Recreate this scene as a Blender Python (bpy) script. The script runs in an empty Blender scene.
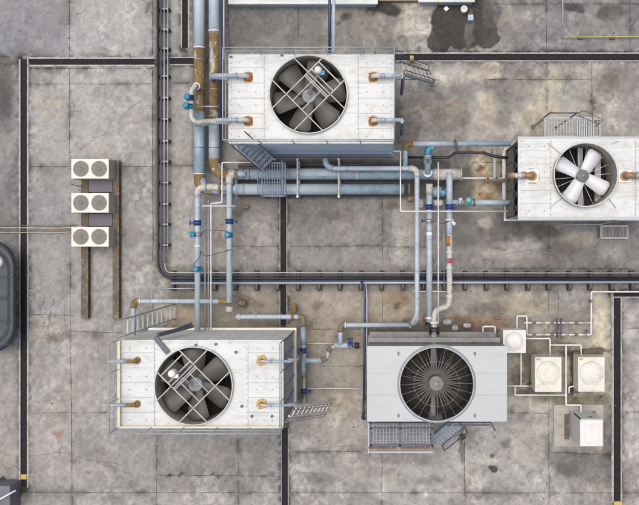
import bpy, math, random
import numpy as np
from mathutils import Vector, Matrix
random.seed(7); rng = np.random.RandomState(11)
R = math.radians
SC = bpy.context.scene; COL = SC.collection

# ---------------------------------------------------------------- camera, sky, sun, exposure
H = 32.0            # camera height above the slab, looking straight down
cam = bpy.data.objects.new('camera', bpy.data.cameras.new('camera')); COL.objects.link(cam)
cam.location = (0, 0, H); cam.rotation_euler = (0, 0, 0)
cam.data.sensor_width = 36; cam.data.lens = 800 / 639 * 36
cam.data.shift_x = (319.5 - 385) / 639; cam.data.shift_y = -(252.5 - 245.5) / 639
cam.data.clip_end = 400; cam.data.clip_start = 0.5
SC.camera = cam
SC.view_settings.view_transform = 'Standard'; SC.view_settings.look = 'None'
SC.view_settings.gamma = 1; SC.view_settings.use_curve_mapping = False
SC.view_settings.exposure = 0.12
wd = bpy.data.worlds.new('World'); SC.world = wd; wd.use_nodes = True
nt = wd.node_tree; sky = nt.nodes.new('ShaderNodeTexSky'); sky.sky_type = 'NISHITA'; sky.sun_disc = False
SUN_EL, SUN_AZ = R(80), R(-38)      # azimuth from +Y (top of picture) clockwise
sky.sun_elevation = SUN_EL; sky.sun_rotation = SUN_AZ; sky.dust_density = 7.0; sky.air_density = .8; sky.ozone_density = .6
bgn = nt.nodes['Background']; bgn.inputs['Strength'].default_value = 0.15
nt.links.new(sky.outputs[0], bgn.inputs[0])
sl = bpy.data.lights.new('sun', 'SUN'); sl.energy = 1.15; sl.angle = R(55); sl.color = (1, .975, .89)
so = bpy.data.objects.new('sun', sl); COL.objects.link(so)
sd = Vector((math.sin(SUN_AZ) * math.cos(SUN_EL), math.cos(SUN_AZ) * math.cos(SUN_EL), math.sin(SUN_EL)))
so.rotation_euler = sd.to_track_quat('Z', 'Y').to_euler(); so.location = (0, 0, 40)

# ---------------------------------------------------------------- helpers
def W(x, y, z=0.0):
    """photo pixel of something standing at height z -> its place on the roof (metres)"""
    k = (1 - z / H) / 25.0
    return Vector(((x - 385) * k, (245.5 - y) * k, z))
def lin(c): return tuple(((v / 255) / 12.92 if v / 255 <= .04045 else ((v / 255 + .055) / 1.055) ** 2.4) for v in c)

class MB:
    def __init__(s): s.v = []; s.f = []; s.m = []; s.sm = []
    def add(s, vs, fs, mi=0, smooth=False):
        o = len(s.v); s.v += [tuple(v) for v in vs]
        for f in fs: s.f.append([i + o for i in f]); s.m.append(mi); s.sm.append(smooth)
        return s
    def box(s, a, b, mi=0):
        x0, x1 = sorted((a[0], b[0])); y0, y1 = sorted((a[1], b[1])); z0, z1 = sorted((a[2], b[2]))
        vs = [(x0,y0,z0),(x1,y0,z0),(x1,y1,z0),(x0,y1,z0),(x0,y0,z1),(x1,y0,z1),(x1,y1,z1),(x0,y1,z1)]
        return s.add(vs, [(3,2,1,0),(4,5,6,7),(0,1,5,4),(1,2,6,5),(2,3,7,6),(3,0,4,7)], mi)
    def bbox(s, a, b, r=.02, mi=0, seg=2):
        """box with rounded vertical and top edges"""
        x0, x1 = sorted((a[0], b[0])); y0, y1 = sorted((a[1], b[1])); z0, z1 = sorted((a[2], b[2]))
        def ring(d, z):
            q = []
            for cx, cy, a0 in ((x1-r, y1-r, 0), (x0+r, y1-r, 90), (x0+r, y0+r, 180), (x1-r, y0+r, 270)):
                for k in range(seg + 1):
                    t = R(a0 + 90 * k / seg); q.append((cx + (r-d) * math.cos(t), cy + (r-d) * math.sin(t), z))
            return q
        n = 4 * (seg + 1); rings = [ring(0, z0)]
        for k in range(seg + 1):
            t = R(90 * k / seg); rings.append(ring(r * (1 - math.cos(t)), z1 - r + r * math.sin(t)))
        vs = [p for q in rings for p in q]
        fs = [(i*n+j, i*n+(j+1) % n, (i+1)*n+(j+1) % n, (i+1)*n+j) for i in range(len(rings)-1) for j in range(n)]
        fs.append(tuple((len(rings)-1)*n + j for j in range(n))); fs.append(tuple(reversed(range(n))))
        return s.add(vs, fs, mi)
    def bar(s, p, q, w, h=None, mi=0, up=(0, 0, 1)):
        """rectangular bar from p to q"""
        h = h or w; p = Vector(p); q = Vector(q); d = (q - p).normalized(); u = Vector(up)
        if abs(d.dot(u)) > .98: u = Vector((0, 1, 0))
        sdv = d.cross(u).normalized(); u = sdv.cross(d).normalized(); vs = []
        for e in (p, q):
            for a, b in ((-1,-1),(1,-1),(1,1),(-1,1)): vs.append(e + sdv * a * w / 2 + u * b * h / 2)
        return s.add(vs, [(0,1,2,3),(7,6,5,4),(0,4,5,1),(1,5,6,2),(2,6,7,3),(3,7,4,0)], mi)
    def tube(s, pts, r, seg=14, fil=0, mi=0, cap=True, closed=False):
        P = [Vector(p) for p in pts]
        if fil and len(P) > 2:
            Q = [P[0]]
            for i in range(1, len(P)-1):
                a, b, c = P[i-1], P[i], P[i+1]; la, lc = (a-b).length, (c-b).length
                f = min(fil, la * .49 if i > 1 else la * .95, lc * .49 if i < len(P)-2 else lc * .95)
                p0 = b + (a-b).normalized() * f; p2 = b + (c-b).normalized() * f
                for k in range(7):
                    t = k / 6; Q.append(p0 * (1-t)**2 + b * 2 * t * (1-t) + p2 * t * t)
            Q.append(P[-1]); P = Q
        n = len(P); T = []
        for i in range(n):
            if closed: t = P[(i+1) % n] - P[i-1]
            else: t = (P[i+1] - P[i] if i == 0 else P[i] - P[i-1] if i == n-1 else (P[i+1]-P[i]).normalized() + (P[i]-P[i-1]).normalized())
            T.append(t.normalized())
        nrm = T[0].orthogonal().normalized(); vs = []
        for i in range(n):
            nrm = (nrm - T[i] * nrm.dot(T[i])).normalized(); b = T[i].cross(nrm)
            rr = r[i] if isinstance(r, (list, tuple)) else r
            for k in range(seg):
                a = 2 * math.pi * k / seg; vs.append(P[i] + nrm * math.cos(a) * rr + b * math.sin(a) * rr)
        m = n if closed else n - 1
        fs = [(i*seg+k, i*seg+(k+1) % seg, ((i+1) % n)*seg+(k+1) % seg, ((i+1) % n)*seg+k) for i in range(m) for k in range(seg)]
        s.add(vs, fs, mi, True)
        if cap and not closed:
            o = len(s.v) - len(vs)
            s.f.append([o + k for k in reversed(range(seg))]); s.f.append([o + (n-1)*seg + k for k in range(seg)])
            s.m += [mi, mi]; s.sm += [False, False]
        return s
    def cyl(s, c, r, z0, z1, seg=24, mi=0, r2=None):
        c = Vector(c); r2 = r if r2 is None else r2
        vs = [(c.x + rr*math.cos(2*math.pi*k/seg), c.y + rr*math.sin(2*math.pi*k/seg), z) for z, rr in ((z0, r), (z1, r2)) for k in range(seg)]
        s.add(vs, [(k, (k+1) % seg, seg+(k+1) % seg, seg+k) for k in range(seg)], mi, True)
        s.add(vs[seg:], [tuple(range(seg))], mi); s.add(vs[:seg], [tuple(reversed(range(seg)))], mi)
        return s
    def lathe(s, c, prof, seg=48, mi=0, smooth=True):
        """profile of (radius, z) turned about a vertical axis at c"""
        vs = [(c[0] + r*math.cos(2*math.pi*k/seg), c[1] + r*math.sin(2*math.pi*k/seg), z) for r, z in prof for k in range(seg)]
        fs = [(i*seg+k, i*seg+(k+1) % seg, (i+1)*seg+(k+1) % seg, (i+1)*seg+k) for i in range(len(prof)-1) for k in range(seg)]
        return s.add(vs, fs, mi, smooth)
    def build(s, name, mats, parent=None, loc=None):
        if not isinstance(mats, (list, tuple)): mats = [mats]
        off = wl(parent) if parent else (Vector(loc) if loc is not None else Vector((0, 0, 0)))
        me = bpy.data.meshes.new(name)
        me.from_pydata([(v[0]-off.x, v[1]-off.y, v[2]-off.z) for v in s.v], [], s.f)
        for m in mats: me.materials.append(m)
        me.polygons.foreach_set('material_index', s.m); me.polygons.foreach_set('use_smooth', s.sm); me.update()
        o = bpy.data.objects.new(name, me); COL.objects.link(o)
        if parent: o.parent = parent
        elif loc is not None: o.location = loc
        return o
def wl(o):
    v = Vector((0, 0, 0))
    while o: v += o.location; o = o.parent
    return v
def tag(o, label=None, cat=None, group=None, kind=None):
    if label: o['label'] = label
    if cat: o['category'] = cat
    if group: o['group'] = group
    if kind: o['kind'] = kind
    return o
def thing(name, loc, label, cat, group=None):
    o = bpy.data.objects.new(name, None); COL.objects.link(o); o.location = loc; o.empty_display_size = .2
    return tag(o, label, cat, group)
def copy_tree(o, parent=None):
    c = o.copy(); COL.objects.link(c); c.parent = parent
    for ch in o.children: copy_tree(ch, c)
    return c

# ---------------------------------------------------------------- materials
def mat(name, col, rough=.6, metal=0, dirt=.25, dcol=(.12, .09, .07), scale=3.0, bump=.0, var=.12, thr=.55, streak=None, spots=None):
    m = bpy.data.materials.new(name); m.use_nodes = True; n = m.node_tree; N = n.nodes; L = n.links
    b = N['Principled BSDF']; b.inputs['Roughness'].default_value = rough; b.inputs['Metallic'].default_value = metal
    g = N.new('ShaderNodeNewGeometry'); vec = g.outputs['Position']
    if streak:
        mp = N.new('ShaderNodeMapping'); mp.inputs['Scale'].default_value = streak; L.new(vec, mp.inputs[0]); vec2 = mp.outputs[0]
    else: vec2 = vec
    n1 = N.new('ShaderNodeTexNoise'); n1.inputs['Scale'].default_value = scale; n1.inputs['Detail'].default_value = 6; n1.inputs['Roughness'].default_value = .65
    L.new(vec2, n1.inputs['Vector'])
    r1 = N.new('ShaderNodeMapRange'); r1.inputs[1].default_value = thr; r1.inputs[2].default_value = thr + .2; L.new(n1.outputs[0], r1.inputs[0])
    mu = N.new('ShaderNodeMath'); mu.operation = 'MULTIPLY'; mu.inputs[1].default_value = dirt; L.new(r1.outputs[0], mu.inputs[0])
    n2 = N.new('ShaderNodeTexNoise'); n2.inputs['Scale'].default_value = scale * .35; n2.inputs['Detail'].default_value = 8; n2.inputs['Roughness'].default_value = .7; L.new(vec, n2.inputs['Vector'])
    r2 = N.new('ShaderNodeMapRange'); r2.inputs[1].default_value = .25; r2.inputs[2].default_value = .75; r2.inputs[3].default_value = 1 - var * 1.4; r2.inputs[4].default_value = 1 + var * .6
    L.new(n2.outputs[0], r2.inputs[0])
    vm = N.new('ShaderNodeVectorMath'); vm.operation = 'SCALE'; vm.inputs[0].default_value = col; L.new(r2.outputs[0], vm.inputs['Scale'])
    mx = N.new('ShaderNodeMix'); mx.data_type = 'RGBA'; L.new(mu.outputs[0], mx.inputs[0]); L.new(vm.outputs[0], mx.inputs[6]); mx.inputs[7].default_value = (*dcol, 1)
    out = mx.outputs[2]
    for (sc, th, scol, amt, ax) in (spots or ()):
        n3 = N.new('ShaderNodeTexNoise'); n3.inputs['Scale'].default_value = sc; n3.inputs['Detail'].default_value = 7; n3.inputs['Roughness'].default_value = .7
        mp3 = N.new('ShaderNodeMapping'); mp3.inputs['Scale'].default_value = ax; mp3.inputs['Location'].default_value = (sc*3.7, th*9, 1.3); L.new(vec, mp3.inputs[0]); L.new(mp3.outputs[0], n3.inputs['Vector'])
        r3 = N.new('ShaderNodeMapRange'); r3.inputs[1].default_value = th; r3.inputs[2].default_value = th + .045; r3.inputs[4].default_value = amt; L.new(n3.outputs[0], r3.inputs[0])
        m3 = N.new('ShaderNodeMix'); m3.data_type = 'RGBA'; L.new(r3.outputs[0], m3.inputs[0]); L.new(out, m3.inputs[6]); m3.inputs[7].default_value = (*scol, 1); out = m3.outputs[2]
    L.new(out, b.inputs['Base Color'])
    rr = N.new('ShaderNodeMapRange'); rr.inputs[3].default_value = max(.05, rough - .1); rr.inputs[4].default_value = min(1, rough + .15); L.new(n2.outputs[0], rr.inputs[0]); L.new(rr.outputs[0], b.inputs['Roughness'])
    if bump:
        bp = N.new('ShaderNodeBump'); bp.inputs['Strength'].default_value = bump; bp.inputs['Distance'].default_value = .02; L.new(n1.outputs[0], bp.inputs['Height']); L.new(bp.outputs[0], b.inputs['Normal'])
    return m
M = dict(
    white=mat('white_deck_paint', (.55, .585, .595), .5, 0, .55, (.37, .36, .33), 1.6, .05, .10, .50, spots=((3.2, .56, (.41, .40, .35), .6, (1, 1, 1)), (7, .70, (.24, .16, .09), .7, (1, 1, 1)), (2.2, .54, (.43, .44, .43), .6, (.35, 3, 1)))),
    white3=mat('pale_grey_panel', (.40, .43, .45), .45, 0, .4, (.34, .35, .34), 1.2, .03, .08, .52, spots=((2.0, .56, (.36, .37, .37), .5, (.4, 2.5, 1)), (6, .70, (.25, .23, .2), .5, (1, 1, 1)))),
    cream=mat('cream_panel', (.74, .75, .70), .5, 0, .35, (.40, .38, .32), 2.0, .05, .08, .52),
    kerb=mat('cream_rail', (.62, .60, .46), .5, 0, .3, (.35, .3, .2), 5, 0, .1),
    blue=mat('blue_grey_panel', (.62, .72, .80), .45, 0, .35, (.22, .26, .33), 2.5, .05, .12, .5),
    bluemid=mat('blue_walkway_plate', (.15, .21, .29), .5, .1, .5, (.08, .08, .09), 5, .05, .25, .48),
    bluedk=mat('dark_blue_steel', (.18, .25, .33), .5, .2, .3, (.1, .08, .07), 4, 0, .2),
    pipe=mat('pale_blue_pipe_jacket', (.37, .45, .52), .5, 0, .55, (.27, .30, .32), 4, .06, .14, .48, spots=((5, .64, (.21, .20, .18), .7, (1, 1, 1)), (9, .70, (.20, .11, .05), .8, (1, 1, 1)), (3, .60, (.52, .57, .60), .6, (1, 1, 1)))),
    pipeb=mat('blue_grey_pipe_jacket', (.27, .38, .47), .5, 0, .6, (.16, .19, .2), 3.5, .08, .2, .47, spots=((4, .62, (.13, .12, .10), .75, (1, 1, 1)), (8, .69, (.18, .10, .05), .8, (1, 1, 1)), (3, .60, (.40, .46, .50), .6, (1, 1, 1)))),
    pipew=mat('white_plastic_pipe', (.68, .66, .66), .45, 0, .4, (.35, .31, .28), 8, 0, .1, .5),
    pipel=mat('dirty_white_pipe', (.48, .49, .47), .6, 0, .7, (.25, .22, .16), 8, .06, .18, .46, spots=((7, .62, (.16, .11, .06), .8, (1, 1, 1)),)),
    gold=mat('brown_mastic', (.23, .155, .055), .75, 0, .7, (.10, .07, .04), 4, .35, .3, .45, spots=((2.6, .555, (.40, .44, .46), .85, (1, .5, 1)), (7, .62, (.07, .05, .035), .8, (1, 1, 1)))),
    tan=mat('tan_fitting', (.21, .17, .12), .7, 0, .6, (.08, .06, .04), 14, .2, .3, .46),
    rust=mat('rust', (.30, .11, .03), .85, 0, .7, (.07, .03, .015), 14, .3, .3, .5),
    orange=mat('orange_rust_wash', (.36, .16, .045), .85, 0, .6, (.22, .08, .02), 16, .2, .3, .5),
    galv=mat('galvanised_steel', (.38, .41, .46), .4, .5, .4, (.2, .17, .14), 8, .02, .12),
    rail=mat('painted_rail', (.34, .38, .41), .45, .2, .3, (.22, .2, .2), 10, 0, .1),
    raildk=mat('dark_rail', (.09, .10, .13), .5, .2, .4, (.15, .09, .05), 10, 0, .2),
    black=mat('black_rubber', (.018, .018, .024), .5, 0, .3, (.10, .09, .08), 9, 0, .3),
    navy=mat('navy_pipe', (.035, .045, .10), .4, 0, .35, (.13, .12, .12), 9, 0, .3),
    teal=mat('bright_blue_valve_paint', (.025, .22, .37), .45, 0, .5, (.05, .12, .2), 20, 0, .2),
    green=mat('faded_green_valve_paint', (.12, .38, .36), .45, 0, .5, (.3, .3, .26), 20, 0, .2),
    navyv=mat('dark_blue_valve_paint', (.02, .05, .20), .4, 0, .4, (.06, .06, .08), 20, 0, .2),
    red=mat('red_handwheel', (.45, .03, .06), .5, 0, .2, (.2, .05, .05), 20),
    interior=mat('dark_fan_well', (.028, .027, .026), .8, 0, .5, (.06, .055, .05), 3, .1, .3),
    blade=mat('dusty_grey_blade', (.10, .098, .092), .6, 0, .6, (.07, .065, .06), 3.5, .05, .25, .45),
    blade3=mat('pale_grey_blade', (.26, .25, .23), .55, 0, .6, (.10, .10, .09), 4, .05, .25, .5),
    blade3t=mat('worn_pale_blade', (.10, .098, .092), .6, 0, .5, (.2, .2, .18), 4, .05, .2, .5),
    bladew=mat('white_blade', (.58, .61, .66), .4, 0, .25, (.45, .45, .45), 4, .0, .06),
    well=mat('stack_wall', (.36, .34, .29), .7, 0, .6, (.16, .14, .11), 4, .1, .2, .48),
    hub=mat('hub_cover', (.34, .36, .38), .5, .1, .5, (.17, .16, .15), 12, .05, .2),
    louvre=mat('louvre_slat', (.40, .39, .43), .6, 0, .5, (.10, .09, .09), 5, .05, .2, .48),
    olive=mat('weathered_olive_panel', (.17, .17, .13), .8, 0, .6, (.08, .08, .06), 6, .1, .25, .48),
    grate=mat('drain_grating', (.009, .009, .016), .85, 0, .2, (.04, .036, .03), 7, .1, .4, .5),
    gratelt=mat('platform_grating', (.25, .29, .35), .6, .3, .5, (.12, .10, .09), 6, .05, .2, .5),
    void=mat('channel_bottom', (.008, .008, .012), .8, 0, .2, (.03, .025, .02), 4, 0, .3),
    kerbst=mat('channel_edge_concrete', (.40, .39, .37), .9, 0, .6, (.12, .11, .10), 8, .3, .3, .48),
    beam=mat('rusty_weathered_beam', (.13, .10, .075), .85, 0, .7, (.27, .24, .20), 5, .3, .35, .5),
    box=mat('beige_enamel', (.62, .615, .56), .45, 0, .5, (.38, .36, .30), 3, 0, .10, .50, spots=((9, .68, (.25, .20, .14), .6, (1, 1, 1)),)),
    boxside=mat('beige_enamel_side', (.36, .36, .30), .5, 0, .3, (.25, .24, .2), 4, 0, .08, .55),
    mesh=mat('fan_grille_wire', (.24, .24, .235), .5, .3, .3, (.2, .2, .2), 14, 0, .1),
    tank=mat('slate_blue_tank', (.030, .040, .050), .5, 0, .4, (.09, .10, .11), 4, .05, .25, .5),
    pad=mat('plinth_concrete', (.36, .345, .31), .9, 0, .6, (.19, .18, .165), 5, .3, .2, .48),
    yellow=mat('yellow_paint', (.46, .34, .12), .6, 0, .5, (.25, .2, .1), 14, 0, .2),
    ylw=mat('yellow_conduit', (.42, .40, .12), .6, 0, .4, (.2, .18, .1), 14, 0, .2),
    copper=mat('copper_brown_pipe', (.30, .19, .10), .5, .2, .5, (.2, .12, .07), 12, .05, .25, .48),
    ledge=mat('mottled_grey_ledge', (.25, .26, .26), .7, 0, .6, (.13, .12, .10), 5, .1, .25, .48),
    whiteb=mat('white_box_enamel', (.60, .61, .60), .45, 0, .3, (.45, .45, .43), 4, 0, .08),
    bleed=mat('rust_bleed_stain', (.42, .33, .23), .8, 0, .8, (.27, .16, .08), 12, 0, .2, .45),
    barm=mat('weathered_bar_paint', (.42, .42, .38), .6, 0, .5, (.22, .19, .15), 9, 0, .2),
    brk=mat('dark_bracket', (.05, .045, .04), .85, 0, .5, (.14, .12, .10), 9, .2, .3),
    hubd=mat('grey_black_pipe', (.07, .07, .08), .6, 0, .5, (.2, .18, .16), 9, 0, .3),
    leaf=mat('weed_leaf', (.06, .10, .03), .8, 0, .5, (.03, .05, .02), 10, 0, .4),
    dleaf=mat('dry_dark_leaf', (.035, .033, .025), .9, 0, .5, (.08, .07, .05), 10, 0, .4),
    greentag=mat('green_tag', (.02, .28, .10), .6),
    sticker=mat('label_sticker', (.75, .75, .75), .5),
    clip=mat('pale_clip', (.60, .62, .66), .5, 0, .4, (.2, .2, .2), 14),
    pinkst=mat('red_brown_edge', (.17, .07, .05), .7, 0, .6, (.45, .4, .36), 9, 0, .3, .5),
    grey=mat('dark_grey_box', (.14, .14, .17), .6, 0, .4, (.25, .25, .27), 4, .1, .2),
)

# ---------------------------------------------------------------- ground: one sheet, weathered concrete, with shade painted in under the big pipes
def vnoise(X, Y, s, seed):
    r = np.random.RandomState(seed); G = r.rand(256, 256)
    x = X * s + 1000.3; y = Y * s + 1000.7; xi = np.floor(x).astype(int); yi = np.floor(y).astype(int); fx = x - xi; fy = y - yi
    fx = fx*fx*(3-2*fx); fy = fy*fy*(3-2*fy); g = lambda a, b: G[a % 256, b % 256]
    return (g(xi, yi)*(1-fx)+g(xi+1, yi)*fx)*(1-fy) + (g(xi, yi+1)*(1-fx)+g(xi+1, yi+1)*fx)*fy
def fbm(X, Y, s, seed, o=5, g=.55):
    t = 0; a = 1; n = 0
    for k in range(o): t = t + a * vnoise(X, Y, s * 2**k * (1 + .03*k), seed + k); n += a; a *= g
    return t / n
def smooth(e0, e1, v): t = np.clip((v - e0) / (e1 - e0), 0, 1); return t*t*(3-2*t)
fx_ = np.arange(-16.4, 11.2, .045); fy_ = np.arange(-11.4, 10.8, .045)
gx = np.concatenate([[-120, -60, -35, -22, -19.5, -18], fx_, [13, 17, 25, 40, 80, 120]])
gy = np.concatenate([[-120, -60, -35, -20, -14], fy_, [13, 18, 28, 60, 120]])
GX, GY = np.meshgrid(gx, gy); PX = GX * 25 + 385; PY = 245.5 - GY * 25
wx = (fbm(GX, GY, .9, 5) - .5) * 26; wy = (fbm(GX, GY, .9, 25) - .5) * 26
wx2 = (fbm(GX, GY, 4, 45, 3) - .5) * 9; wy2 = (fbm(GX, GY, 4, 65, 3) - .5) * 9
base = np.zeros(GX.shape + (3,)); base[:] = (152, 148, 147)
def rect(x0, y0, x1, y1, c, s=1, soft=6, warp=.35):
    x = PX + wx*warp; y = PY + wy*warp
    m = smooth(-soft, soft, x-x0) * smooth(-soft, soft, x1-x) * smooth(-soft, soft, y-y0) * smooth(-soft, soft, y1-y)
    base[:] = base * (1 - m[..., None]*s) + np.array(c, float) * m[..., None]*s
def blob(x, y, rx, ry, c, s=1, edge=.5, warp=1.0):
    d = np.sqrt(((PX + (wx+wx2)*warp - x)/rx)**2 + ((PY + (wy+wy2)*warp - y)/ry)**2)
    m = (1 - smooth(1-edge, 1+edge, d)) * s
    base[:] = base * (1 - m[..., None]) + np.array(c, float) * m[..., None]
for a in [(-60,-60,69.5,57,(139,137,146)), (69.5,-60,155,57,(163,160,162)), (28,67,155,165,(164,161,160)), (28,165,155,335,(153,150,151)),
          (-60,67,20,250,(141,137,137)), (-60,335,20,490,(152,147,145)), (28,335,110,492,(157,152,150)), (163,-60,195,57,(161,159,161)), (163,67,195,270,(155,152,151)),
          (222,-60,325,52,(118,114,114)), (325,-60,400,53,(134,128,122)), (400,-60,434,53,(158,152,145)), (498,-60,700,53,(134,132,134)),
          (398,62,700,135,(163,156,150)), (405,82,470,168,(141,136,133)), (228,192,395,268,(138,133,132)), (395,200,430,268,(160,152,146)),
          (474,150,512,204,(192,172,142)), (455,212,700,268,(134,129,127)), (165,290,300,335,(142,132,121)), (300,288,366,345,(161,147,133)),
          (366,288,425,338,(160,146,132)), (455,290,592,330,(146,138,129)), (592,290,613,500,(181,170,152)), (623,300,700,500,(163,158,157)),
          (300,345,366,425,(165,156,147)), (120,430,285,492,(144,140,139)), (288,425,372,492,(160,155,152)), (372,452,548,492,(161,157,153)),
          (549,455,613,492,(146,143,139)), (505,395,549,455,(164,159,154)), (505,330,592,400,(156,147,134)), (28,492,700,700,(157,153,151))]: rect(*a)
for a in [(240,160,470,198,(84,80,79),.85,3), (192,-60,222,172,(104,99,96),.8,3), (168,266,700,292,(118,112,108),.7,3), (153,-60,171,280,(112,108,108),.7,2), (366,324,500,345,(104,94,84),.8,4), (296,320,312,420,(120,110,100),.6,4)]: rect(a[0],a[1],a[2],a[3],a[4],a[5],a[6],.12)  # shade under the big pipes painted dark; grime strip under the level run
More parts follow.
